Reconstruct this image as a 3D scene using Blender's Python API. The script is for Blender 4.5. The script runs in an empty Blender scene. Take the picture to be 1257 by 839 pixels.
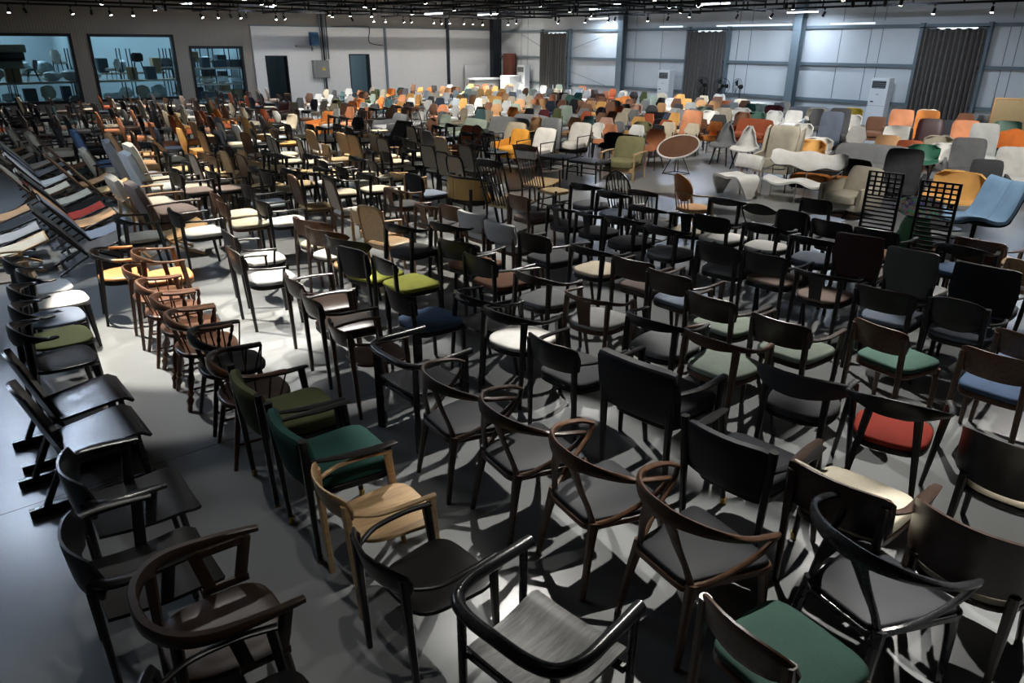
import bpy, math, random
from mathutils import Vector, Matrix
random.seed(11)
SC = bpy.context.scene
COL = SC.collection
V3 = Vector
PI = math.pi
# ------------------------------------------------------------------ camera
FPX, PITCH, ROLL, YAW, CAMH = 879.65, .3937, -.0044, 2.2772, 2.85
def cam_axes():
    c, s = math.cos(PITCH), math.sin(PITCH)
    r, f, d = V3((1, 0, 0)), V3((0, c, -s)), V3((0, -s, -c))
    cr, sr = math.cos(ROLL), math.sin(ROLL)
    r2, d2 = cr*r + sr*d, -sr*r + cr*d
    R = Matrix.Rotation(-(YAW - PI/2), 3, 'Z')
    return R @ r2, R @ d2, R @ f
CR, CD, CF = cam_axes()
CAM = V3((0, 0, CAMH))
def ray(px, py):
    return CR*((px-628.5)/FPX) + CD*((py-419.5)/FPX) + CF
def at(px, py, z):
    r = ray(px, py)
    return CAM + r*((z-CAMH)/r.z)
def on_x(px, py, X):
    r = ray(px, py)
    return CAM + r*(X/r.x)
def on_y(px, py, Y):
    r = ray(px, py)
    return CAM + r*(Y/r.y)
def proj(p):
    q = V3(p) - CAM
    w = q.dot(CF)
    return 628.5 + FPX*q.dot(CR)/w, 419.5 + FPX*q.dot(CD)/w
cd = bpy.data.cameras.new('camera')
co = bpy.data.objects.new('camera', cd)
COL.objects.link(co)
m = Matrix((CR, -CD, -CF)).transposed().to_4x4()
m.translation = CAM
co.matrix_world = m
cd.sensor_width = 36
cd.lens = FPX/1257*36
cd.clip_end = 200
SC.camera = co
SC.view_settings.view_transform = 'Standard'
SC.view_settings.look = 'None'
SC.view_settings.gamma = 1
SC.view_settings.use_curve_mapping = False
SC.view_settings.exposure = 0
# ------------------------------------------------------------------ materials
MATS = {}
def nodes(name):
    mt = bpy.data.materials.new(name)
    mt.use_nodes = True
    nt = mt.node_tree
    b = nt.nodes['Principled BSDF']
    return mt, nt, b
def N(nt, t, **kw):
    n = nt.nodes.new(t)
    for k, v in kw.items():
        if k in n.inputs: n.inputs[k].default_value = v
        else: setattr(n, k, v)
    return n
def ramp(nt, fac, c0, c1, p0=.3, p1=.7):
    r = nt.nodes.new('ShaderNodeValToRGB')
    r.color_ramp.elements[0].color = (*c0, 1); r.color_ramp.elements[0].position = p0
    r.color_ramp.elements[1].color = (*c1, 1); r.color_ramp.elements[1].position = p1
    nt.links.new(fac, r.inputs['Fac'])
    return r.outputs['Color']
def sc(c, k): return tuple(min(1, x*k) for x in c)
def wood(name, c, rough=.38, var=.35, spec=.5, coat=0):
    mt, nt, b = nodes(name)
    tc = N(nt, 'ShaderNodeTexCoord')
    mp = N(nt, 'ShaderNodeMapping'); mp.inputs['Scale'].default_value = (5, 45, 45)
    nt.links.new(tc.outputs['Object'], mp.inputs['Vector'])
    nz = N(nt, 'ShaderNodeTexNoise', Scale=1.0, Detail=4.0, Roughness=.6, Distortion=.6)
    nt.links.new(mp.outputs['Vector'], nz.inputs['Vector'])
    nt.links.new(ramp(nt, nz.outputs['Fac'], sc(c, 1-var), sc(c, 1+var)), b.inputs['Base Color'])
    bp = N(nt, 'ShaderNodeBump', Strength=.12, Distance=.002)
    nt.links.new(nz.outputs['Fac'], bp.inputs['Height']); nt.links.new(bp.outputs['Normal'], b.inputs['Normal'])
    b.inputs['Roughness'].default_value = rough
    b.inputs['Specular IOR Level'].default_value = spec
    MATS[name] = mt
def fabric(name, c, rough=.85, var=.18, scale=160, bump=.25, spec=.25):
    mt, nt, b = nodes(name)
    tc = N(nt, 'ShaderNodeTexCoord')
    nz = N(nt, 'ShaderNodeTexNoise', Scale=scale, Detail=2.0)
    n2 = N(nt, 'ShaderNodeTexNoise', Scale=6.0, Detail=3.0)
    mx = N(nt, 'ShaderNodeMath', operation='ADD')
    nt.links.new(tc.outputs['Object'], nz.inputs['Vector']); nt.links.new(tc.outputs['Object'], n2.inputs['Vector'])
    mu = N(nt, 'ShaderNodeMath', operation='MULTIPLY'); mu.inputs[1].default_value = .5
    nt.links.new(nz.outputs['Fac'], mx.inputs[0]); nt.links.new(n2.outputs['Fac'], mx.inputs[1])
    nt.links.new(mx.outputs[0], mu.inputs[0])
    nt.links.new(ramp(nt, mu.outputs[0], sc(c, 1-var), sc(c, 1+var)), b.inputs['Base Color'])
    bp = N(nt, 'ShaderNodeBump', Strength=bump, Distance=.003)
    nt.links.new(nz.outputs['Fac'], bp.inputs['Height']); nt.links.new(bp.outputs['Normal'], b.inputs['Normal'])
    b.inputs['Roughness'].default_value = rough
    b.inputs['Specular IOR Level'].default_value = spec
    MATS[name] = mt
def leather(name, c, rough=.42, spec=.5): fabric(name, c, rough, .12, 90, .15, spec)
def plain(name, c, rough=.5, metal=0.0, emit=None, es=1.0):
    mt, nt, b = nodes(name)
    nz = N(nt, 'ShaderNodeTexNoise', Scale=25.0, Detail=3.0)
    tc = N(nt, 'ShaderNodeTexCoord'); nt.links.new(tc.outputs['Object'], nz.inputs['Vector'])
    nt.links.new(ramp(nt, nz.outputs['Fac'], sc(c, .92), sc(c, 1.06)), b.inputs['Base Color'])
    b.inputs['Roughness'].default_value = rough
    b.inputs['Metallic'].default_value = metal
    if emit:
        b.inputs['Emission Color'].default_value = (*emit, 1)
        b.inputs['Emission Strength'].default_value = es
    MATS[name] = mt
def weave(name, c, c2, scale=60, rough=.7):
    mt, nt, b = nodes(name)
    tc = N(nt, 'ShaderNodeTexCoord')
    ws = []
    for d in ('X', 'Y'):
        w = N(nt, 'ShaderNodeTexWave', Scale=scale, Distortion=.4)
        w.bands_direction = d
        nt.links.new(tc.outputs['Object'], w.inputs['Vector']); ws.append(w)
    mx = N(nt, 'ShaderNodeMath', operation='MULTIPLY')
    nt.links.new(ws[0].outputs['Fac'], mx.inputs[0]); nt.links.new(ws[1].outputs['Fac'], mx.inputs[1])
    nt.links.new(ramp(nt, mx.outputs[0], c2, c, .1, .6), b.inputs['Base Color'])
    bp = N(nt, 'ShaderNodeBump', Strength=.5, Distance=.004)
    nt.links.new(mx.outputs[0], bp.inputs['Height']); nt.links.new(bp.outputs['Normal'], b.inputs['Normal'])
    b.inputs['Roughness'].default_value = rough
    MATS[name] = mt
wood('wood_bk', (.0065, .006, .006), .36, .3, .4)
wood('wood_dk', (.030, .016, .010), .36, .4)
wood('wood_wn', (.085, .042, .022), .36, .4)
wood('wood_rd', (.085, .036, .017), .36, .35)
wood('wood_ok', (.36, .22, .10), .42, .25)
wood('wood_bt', (.50, .33, .17), .42, .2)
wood('wood_gw', (.085, .085, .082), .4, .55)
wood('wood_bg', (.016, .017, .019), .26, .3)
wood('wood_or', (.42, .13, .025), .32, .25)
FAB = dict(w=(.62, .61, .58), c=(.50, .44, .33), g=(.19, .195, .20), lg=(.42, .43, .42), dg=(.050, .051, .055), b=(.075, .12, .21),
           bg=(.12, .145, .19), gr=(.040, .088, .070), dgr=(.012, .055, .045), ol=(.075, .085, .035), sg=(.26, .31, .26), lm=(.22, .23, .04),
           rd=(.36, .040, .024), br=(.15, .075, .045), tp=(.15, .115, .10), ye=(.70, .33, .05), am=(.58, .32, .10), og=(.48, .17, .04),
           co=(.48, .20, .10), te=(.06, .12, .13), ma=(.09, .018, .022), nv=(.025, .033, .055), be=(.36, .33, .26), sky=(.15, .25, .37),
           ru=(.30, .075, .03), ta=(.45, .26, .13), pk=(.55, .33, .25), mu=(.36, .26, .03), bk=(.012, .012, .013), lb=(.50, .56, .60), fgr=(.17, .165, .085))
for k, v in FAB.items(): fabric('fabric_'+k, v)
for k, v in dict(bl=(.015, .0165, .020), tn=(.40, .18, .06), ma=(.045, .012, .014), gg=(.105, .11, .10), rb=(.20, .06, .03), gy=(.11, .12, .125), wl=(.7, .7, .69), gn=(.03, .12, .075), or_=(.5, .17, .06)).items():
    leather('leather_'+k, v, .58 if k == 'bl' else .45, .22 if k == 'bl' else .5)
weave('cane', (.50, .43, .33), (.22, .17, .11), 90)
weave('rush', (.62, .48, .26), (.30, .2, .08), 40)
weave('blackweave', (.035, .036, .04), (.006, .006, .007), 24, .45)
weave('yellowcane', (.55, .36, .12), (.3, .18, .05), 60)
plain('metal_bk', (.012, .012, .013), .35, .6)
plain('metal_cr', (.6, .6, .6), .2, 1)
plain('plastic_w', (.78, .78, .77), .35)
plain('brass', (.5, .33, .1), .3, 1)
# ------------------------------------------------------------------ geometry
class G:
    def __init__(s): s.v = []; s.f = []
    def add(s, v, f):
        o = len(s.v)
        s.v += [tuple(x) for x in v]; s.f += [tuple(i+o for i in q) for q in f]
        return s
    def join(s, g): return s.add(g.v, g.f)
def catmull(pts, k):
    n = len(pts)
    if n < 3 or k < 2: return [list(p) for p in pts]
    out = []
    for i in range(n-1):
        p0, p1, p2, p3 = pts[max(i-1, 0)], pts[i], pts[i+1], pts[min(i+2, n-1)]
        for j in range(k):
            t = j/k
            out.append([.5*(2*b + (c-a)*t + (2*a-5*b+4*c-d)*t*t + (3*b-a-3*c+d)*t**3) for a, b, c, d in zip(p0, p1, p2, p3)])
    out.append(list(pts[-1]))
    return out
def se(c, p): return math.copysign(abs(c)**(2/p), c)
def sweep(g, pts, a, b=None, n=8, up=(0, 0, 1), k=4, p=2.4):
    """tube along pts; a = half size sideways, b = half size along up (number or one per point)"""
    if b is None: b = a
    m_ = len(pts)
    A = a if isinstance(a, (list, tuple)) else [a]*m_
    B = b if isinstance(b, (list, tuple)) else [b]*m_
    q = catmull([list(x)+[A[i], B[i]] for i, x in enumerate(pts)], k)
    P = [V3(x[:3]) for x in q]
    up = V3(up)
    vs, fs = [], []
    for i, c in enumerate(P):
        t = (P[min(i+1, len(P)-1)] - P[max(i-1, 0)])
        t = t.normalized() if t.length > 1e-9 else V3((1, 0, 0))
        s = t.cross(up)
        if s.length < 1e-3: s = t.cross(V3((1, 0, 0)))
        s.normalize(); u = s.cross(t)
        for j in range(n):
            th = 2*PI*(j+.5)/n
            vs.append(c + s*(se(math.cos(th), p)*q[i][3]) + u*(se(math.sin(th), p)*q[i][4]))
    for i in range(len(P)-1):
        for j in range(n):
            fs.append((i*n+j, i*n+(j+1) % n, (i+1)*n+(j+1) % n, (i+1)*n+j))
    fs.append(tuple(range(n-1, -1, -1))); L = (len(P)-1)*n
    fs.append(tuple(range(L, L+n)))
    return g.add(vs, fs)
def stick(g, p0, p1, r0, r1=None, n=8, p=2.2):
    r1 = r0 if r1 is None else r1
    return sweep(g, [p0, p1], [r0, r1], [r0, r1], n, (1, 0, .001), 1, p)
def sheet(g, P, nu, nv, th):
    """thick surface: P(u,v) for u,v in 0..1, th a number or th(u,v)"""
    T = th if callable(th) else (lambda u, v: th)
    fr, bk = [], []
    e = 1e-3
    for i in range(nu+1):
        for j in range(nv+1):
            u, v = i/nu, j/nv
            uu, vv = min(max(u, e), 1-e), min(max(v, e), 1-e)
            du = V3(P(uu+e, vv)) - V3(P(uu-e, vv)); dv = V3(P(uu, vv+e)) - V3(P(uu, vv-e))
            n = du.cross(dv)
            n = n.normalized() if n.length > 1e-12 else V3((1, 0, 0))
            c = V3(P(u, v)); t = T(u, v)/2
            fr.append(c+n*t); bk.append(c-n*t)
    W = nv+1; o = len(fr); fs = []
    for i in range(nu):
        for j in range(nv):
            a, b, c, d = i*W+j, (i+1)*W+j, (i+1)*W+j+1, i*W+j+1
            fs += [(a, b, c, d), (o+d, o+c, o+b, o+a)]
    for i in range(nu):
        a, b = i*W, (i+1)*W; fs.append((b, a, o+a, o+b))
        a, b = i*W+nv, (i+1)*W+nv; fs.append((a, b, o+b, o+a))
    for j in range(nv):
        a, b = j, j+1; fs.append((a, b, o+b, o+a))
        a, b = nu*W+j, nu*W+j+1; fs.append((b, a, o+a, o+b))
    return g.add(fr+bk, fs)
def outline(d, wf, wb, n=4, k=28, cx=0):
    """seat outline: depth d, width front wf / back wb, squareness n"""
    o = []
    for i in range(k):
        t = 2*PI*i/k
        x = se(math.cos(t), n)*d/2
        w = (wb + (wf-wb)*(x/d+.5))/2
        o.append((cx+x, se(math.sin(t), n)*w))
    return o
def pad(g, o, z, th, dome=.012, bev=.02, f=None):
    """cushion on an outline, from z up; f(x,y) adds a height"""
    k = len(o); cx = sum(p[0] for p in o)/k; cy = sum(p[1] for p in o)/k
    r = max(math.hypot(p[0]-cx, p[1]-cy) for p in o)
    b = min(bev, th*.45)/r
    rings = [(1-b, 0), (1, b*r*.7), (1, th-b*r*.8), (1-b*.35, th-b*r*.25), (1-b*1.1, th), (.66, th+dome*.7), (.33, th+dome*.95)]
    vs, fs = [], []
    F = f or (lambda x, y: 0)
    for s, h in rings:
        for (x, y) in o:
            X, Y = cx+(x-cx)*s, cy+(y-cy)*s
            vs.append((X, Y, z+h+F(X, Y)))
    R = len(rings)
    for i in range(R-1):
        for j in range(k):
            fs.append((i*k+j, i*k+(j+1) % k, (i+1)*k+(j+1) % k, (i+1)*k+j))
    vs.append((cx, cy, z+th+dome+F(cx, cy))); c = len(vs)-1
    for j in range(k): fs.append(((R-1)*k+j, (R-1)*k+(j+1) % k, c))
    fs.append(tuple(range(k-1, -1, -1)))
    return g.add(vs, fs)
def obox(g, c, hx, hy, hz, ch=.0, R=None):
    """box with chamfered edges: centre c, half sizes, optional 3x3 rotation"""
    c = V3(c); ch = min(ch, hx*.9, hy*.9, hz*.9)
    if ch <= 0:
        vs = [V3((x*hx, y*hy, z*hz)) for x in (-1, 1) for y in (-1, 1) for z in (-1, 1)]
        fs = [(0, 1, 3, 2), (4, 6, 7, 5), (0, 4, 5, 1), (2, 3, 7, 6), (0, 2, 6, 4), (1, 5, 7, 3)]
    else:
        vs, idx = [], {}
        for x in (-1, 1):
            for y in (-1, 1):
                for z in (-1, 1):
                    for a in range(3):
                        h = [hx-ch, hy-ch, hz-ch]; h[a] += ch
                        idx[(x, y, z, a)] = len(vs); vs.append(V3((x*h[0], y*h[1], z*h[2])))
        fs = []
        I = lambda x, y, z, a: idx[(x, y, z, a)]
        for s in (-1, 1):
            q = [I(s, -1, -1, 0), I(s, 1, -1, 0), I(s, 1, 1, 0), I(s, -1, 1, 0)]; fs.append(q if s > 0 else q[::-1])
            q = [I(-1, s, -1, 1), I(-1, s, 1, 1), I(1, s, 1, 1), I(1, s, -1, 1)]; fs.append(q if s > 0 else q[::-1])
            q = [I(-1, -1, s, 2), I(1, -1, s, 2), I(1, 1, s, 2), I(-1, 1, s, 2)]; fs.append(q if s > 0 else q[::-1])
            for t in (-1, 1):
                q = [I(s, t, -1, 0), I(s, t, 1, 0), I(s, t, 1, 1), I(s, t, -1, 1)]; fs.append(q)
                q = [I(s, -1, t, 0), I(s, 1, t, 0), I(s, 1, t, 2), I(s, -1, t, 2)]; fs.append(q)
                q = [I(-1, s, t, 1), I(1, s, t, 1), I(1, s, t, 2), I(-1, s, t, 2)]; fs.append(q)
                for r in (-1, 1): fs.append([I(s, t, r, 0), I(s, t, r, 1), I(s, t, r, 2)])
    if R is not None: vs = [R @ v for v in vs]
    return g.add([c+v for v in vs], fs)
def lathe(g, p0, p1, prof, n=10):
    p0, p1 = V3(p0), V3(p1); ax = p1-p0
    t = ax.normalized(); s = t.cross(V3((1, 0, 0)))
    if s.length < .1: s = t.cross(V3((0, 1, 0)))
    s.normalize(); u = s.cross(t)
    vs, fs = [], []
    for (h, r) in prof:
        for j in range(n):
            a = 2*PI*j/n; vs.append(p0+ax*h+s*(math.cos(a)*r)+u*(math.sin(a)*r))
    for i in range(len(prof)-1):
        for j in range(n): fs.append((i*n+j, i*n+(j+1) % n, (i+1)*n+(j+1) % n, (i+1)*n+j))
    fs.append(tuple(range(n-1, -1, -1))); L = (len(prof)-1)*n; fs.append(tuple(range(L, L+n)))
    return g.add(vs, fs)
def grid_box(g, c, hx, hy, hz, ch=.03): return obox(g, c, hx, hy, hz, ch)
# ------------------------------------------------------------------ objects
def mesh_of(name, g, mat, smooth=True, ang=42):
    me = bpy.data.meshes.new(name)
    me.from_pydata(g.v, [], g.f)
    me.validate(); 
    import bmesh
    bm = bmesh.new(); bm.from_mesh(me); bmesh.ops.recalc_face_normals(bm, faces=bm.faces); bm.to_mesh(me); bm.free()
    mats = mat if isinstance(mat, list) else [mat]
    for x in mats: me.materials.append(MATS[x])
    if smooth:
        me.polygons.foreach_set('use_smooth', [True]*len(me.polygons))
        me.set_sharp_from_angle(angle=math.radians(ang))
    return me
def obj(name, g, mat, parent=None, smooth=True, label=None):
    o = bpy.data.objects.new(name, mesh_of(name, g, mat, smooth))
    COL.objects.link(o)
    if parent: o.parent = parent
    if label: o['label'] = label
    return o
def empty(name, loc=(0, 0, 0), rz=0):
    o = bpy.data.objects.new(name, None); COL.objects.link(o)
    o.empty_display_size = .1
    o.location = loc; o.rotation_euler = (0, 0, rz)
    return o
def tag(o, label, cat, group=None):
    o['label'] = label; o['category'] = cat
    if group: o['group'] = group
    return o
def struct(name, g, mat, smooth=False):
    o = obj(name, g, mat, None, smooth); o['kind'] = 'structure'
    return o
def dup(o, parent=None):
    kids = list(o.children)
    c = o.copy(); COL.objects.link(c)
    if parent: c.parent = parent
    for k in kids: dup(k, c)
    return c
# ------------------------------------------------------------------ chair builders: the sitter looks along +x, floor at z=0
def WM(w): return 'wood_'+w if w in ('bk', 'dk', 'wn', 'rd', 'ok', 'bt', 'gw', 'or', 'bg') else w
def SM(s):
    if s in ('dk', 'wn', 'ok', 'bt', 'gw'): s = 'wood_'+s
    if s in MATS: return s
    return 'fabric_'+s
def legs(W, feet, tops, r0=.013, r1=.018, n=8, p=2.6):
    return [('leg', stick(G(), f, t, r0*1.25, r1*1.3, n, p), W) for f, t in zip(feet, tops)]
def caps(parts):
    """brass tips on the feet, as sub-parts of the legs"""
    out = []
    for q in parts:
        if q[0] == 'leg':
            v = [p for p in q[1].v if p[2] < .002]
            cx, cy = sum(p[0] for p in v)/len(v), sum(p[1] for p in v)/len(v)
            q = q+([('foot_cap', stick(G(), (cx, cy, 0), (cx*.985, cy*.985, .045), .0175, .018), 'brass')],)
        out.append(q)
    return out
def mir(p): return (p[0], -p[1], p[2])
def both(pts): return pts + [mir(p) for p in reversed(pts[:-1])]
def bothv(v): return v + list(reversed(v[:-1]))
def seat_pair(W, S, o, z=.40, fr=.04, th=.045, dome=.018, f=None, inset=.0):
    out = []
    if fr: out.append(('seat_frame', pad(G(), o, z, fr, 0, .008, f), W))
    oo = o if not inset else [(x*(1-inset), y*(1-inset)) for x, y in o]
    out.append(('seat', pad(G(), oo, z+fr-.004, th, dome, .022, f), S))
    return out
def B_rail(w, s, rh=.70, hw=.285, xf=.15, xb=-.25, a=.014, b=.014, crest=.05, splat=None, front='arm', n=3.2, drop=.035, th=.045, solid=False, wrap=None, lr=.018, dome=.018, slim=1.0, rl=.72):
    W, S = WM(w), (WM(w) if s == w and WM(w) in MATS else SM(s)); out = []
    o = outline(.47, .50, .42, n)
    if solid: out.append(('seat', pad(G(), outline(.46, .50, .42, n), .425, .028, -.008, .01), W if s == w else S))
    else: out += seat_pair(W, S, o, th=th, dome=dome)
    pts = both([(xf, -hw*.93, rh-drop), ((xf-.1)*.5, -hw, rh-drop*.9), (-.10, -hw*.97, rh-drop*.5), (-.19, -hw*.74, rh), (xb, -hw*.36, rh+.006), (xb-.014, 0, rh+.008)])
    aa = bothv([a*1.5, a*1.25, a*1.05, a, a*.9, a*.9]); bb = bothv([b*.8, b*.8, b, b+crest*.2, b+crest*.45, b+crest*.5])
    out.append(('top_rail', sweep(G(), pts, aa, bb, 8, (0, 0, 1), 4), W))
    if wrap:
        for sgn in (-1, 1): out.append(('arm_wrap', sweep(G(), [(xf-.005, sgn*hw*.93, rh-drop), ((xf-.1)*.5, sgn*hw, rh-drop*.9), (-.08, sgn*hw*.98, rh-drop*.6)], a*1.7, b*1.1, 8, (0, 0, 1), 3), SM(wrap)))
    if splat:
        ht = .5 if splat == 'wide' else .3
        hwS = .055 if splat == 'wide' else .04
        out.append(('splat', sheet(G(), lambda u, v: (-.205-.045*v-.012, (u-.5)*2*hwS*(1+.35*v*v), .43+v*(rh-.425)), 4, 6, .014), W))
    ft = [(-.25, -.215, 0), (-.25, .215, 0), (.21, -.235, 0), (.21, .235, 0)]
    tp = [(-.195-.05*(.72-rl), -hw*rl, rh-.004), (-.195-.05*(.72-rl), hw*rl, rh-.004)]
    tp += [(xf-.03, -hw*.95, rh-drop-.004), (xf-.03, hw*.95, rh-drop-.004)] if front == 'arm' else [(.175, -.21, .42), (.175, .21, .42)]
    return out + legs(W, ft, tp, .011*slim, lr*slim)
def B_panel(w, s, z0=.60, z1=.80, hw=.24, cv=.05, th=.018, back=None, arms=None, lean=.07, rnd=5, seat='sq', armz=.655, sd=.46, sw=.5, solid=False, seatth=.05, back_uph=None, dome=.018, lz=None):
    """back panel carried by two rear legs"""
    W, S = WM(w), (WM(w) if s == w and WM(w) in MATS else SM(s)); out = []
    o = outline(sd, sw, sw*.86, 5 if seat == 'sq' else 3)
    if solid: out.append(('seat', pad(G(), outline(sd, sw, sw*.8, 4), .425, .026, -.01, .009), S))
    else: out += seat_pair(W, S, o, th=seatth, dome=dome)
    zm, hh = (z0+z1)/2, (z1-z0)/2
    def P(u, v):
        a, b = math.sin((2*u-1)*PI/2), math.sin((2*v-1)*PI/2)
        k = (1-min(1, abs(a))**rnd)**(1/rnd) if rnd else 1
        k = max(k, .05)
        z = zm+hh*b*k
        return (-.235-lean*(z-.45)/.4-cv+cv*a*a*1.25, a*hw, z)
    BM = SM(back) if back else W
    T = (lambda u, v: th*(1-.55*abs(2*v-1)**4)*(1-.4*abs(2*u-1)**6))
    out.append(('backrest', sheet(G(), P, 10, 6, T), BM))
    if back_uph:
        def P2(u, v):
            q = P(.04+.92*u, .08+.84*v); return (q[0]+th*.5+.012, q[1], q[2])
        out.append(('back_cushion', sheet(G(), P2, 8, 5, lambda u, v: .035*(1-.6*abs(2*v-1)**4)), SM(back_uph)))
    lx = lambda z: -.235-lean*(z-.45)/.4
    lz = lz or z1-.05
    yl = hw*(1.04 if lz >= .8 and back else .86)
    ft = [(-.27, -sw*.44, 0), (-.27, sw*.44, 0)]; tp = [(lx(lz)-.004, -yl, lz), (lx(lz)-.004, yl, lz)]
    if arms:
        ah = sw/2+.03
        for sg in (-1, 1):
            if arms == 'stick':
                g = sweep(G(), [(lx(armz)-.0, sg*yl, armz+.005), (-.16, sg*(ah-.01), armz), (.02, sg*ah, armz), (.17, sg*(ah-.015), armz-.01)], [.013, .015, .017, .019], [.012, .012, .012, .013], 8)
                ft.append((.2, sg*(sw*.47), 0)); tp.append((.145, sg*(ah-.012), armz-.012))
            elif arms == 'paddle':
                g = sweep(G(), [(lx(armz), sg*yl, armz+.01), (-.15, sg*(ah+.0), armz), (.03, sg*(ah+.015), armz-.012), (.2, sg*(ah+.02), armz-.01)], [.012, .022, .034, .022], [.011, .010, .009, .007], 8)
                ft.append((.2, sg*(sw*.47), 0)); tp.append((.15, sg*(ah+.01), armz-.012))
            else:
                g = sweep(G(), [(lx(armz), sg*yl, armz), (-.1, sg*ah, armz), (.16, sg*ah, armz)], .02, .012, 8)
                ft.append((.2, sg*(sw*.47), 0)); tp.append((.14, sg*ah, armz-.01))
            out.append(('armrest', g, W))
    else:
        ft += [(.2, -sw*.46, 0), (.2, sw*.46, 0)]; tp += [(.18, -sw*.45, .42), (.18, sw*.45, .42)]
    return out + legs(W, ft, tp, .012, .018)
def B_wish(w, s):
    """sculpted armchair: crest and arms in one, forked rear posts, loops at the arm ends"""
    W, S = WM(w), (WM(w) if s == w and WM(w) in MATS else SM(s)); out = []
    o = outline(.50, .56, .36, 9)
    out += seat_pair(W, S, o, z=.395, fr=.035, th=.03, dome=.01, inset=.05)
    rh, hw = .755, .325
    pts = both([(.15, -hw*.98, rh-.085), (.07, -hw*1.04, rh-.055), (-.07, -hw*.98, rh-.03), (-.19, -hw*.72, rh-.005), (-.262, -hw*.34, rh+.006), (-.278, 0, rh+.008)])
    out.append(('top_rail', sweep(G(), pts, bothv([.013, .019, .019, .015, .012, .011]), bothv([.012, .013, .016, .026, .036, .040]), 8, (.25, 0, 1), 5), W))
    g = G()
    for sg in (-1, 1):
        sweep(g, [(-.20, sg*.175, .42), (-.222, sg*.15, .52), (-.25, sg*.115, .62), (-.268, sg*.06, rh-.01)], [.018, .019, .026, .042], [.018, .013, .011, .010], 8, (1, 0, 0), 4)
    out.append(('back_fork', g, W))
    for sg in (-1, 1):
        g = sweep(G(), [(-.20, sg*.18, .42), (-.12, sg*.225, .455), (.0, sg*.275, .53), (.10, sg*.302, .60), (.145, sg*hw*.985, rh-.088)], [.018, .016, .015, .015, .014], [.02, .015, .013, .014, .012], 8, (0, 0, 1), 4)
        out.append(('arm_support', g, W))
    for sg in (-1, 1):
        out.append(('leg', sweep(G(), [(-.275, sg*.215, 0), (-.235, sg*.195, .26), (-.20, sg*.178, .44)], [.015, .022, .03], None, 8, (1, 0, 0), 3), W))
        out.append(('leg', sweep(G(), [(.235, sg*.245, 0), (.215, sg*.24, .28), (.185, sg*.235, .42)], [.015, .022, .03], None, 8, (1, 0, 0), 3), W))
    return out
def turned(h, r): return [(0, r*.6), (.05, r*.8), (.12, r*.7), (.2, r*1.2), (.28, r*.65), (.34, r*1.15), (.40, r*.7), (.6, r*1.25), (.72, r*.7), (.78, r*1.1), (.84, r*.7), (1, r)]
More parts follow.
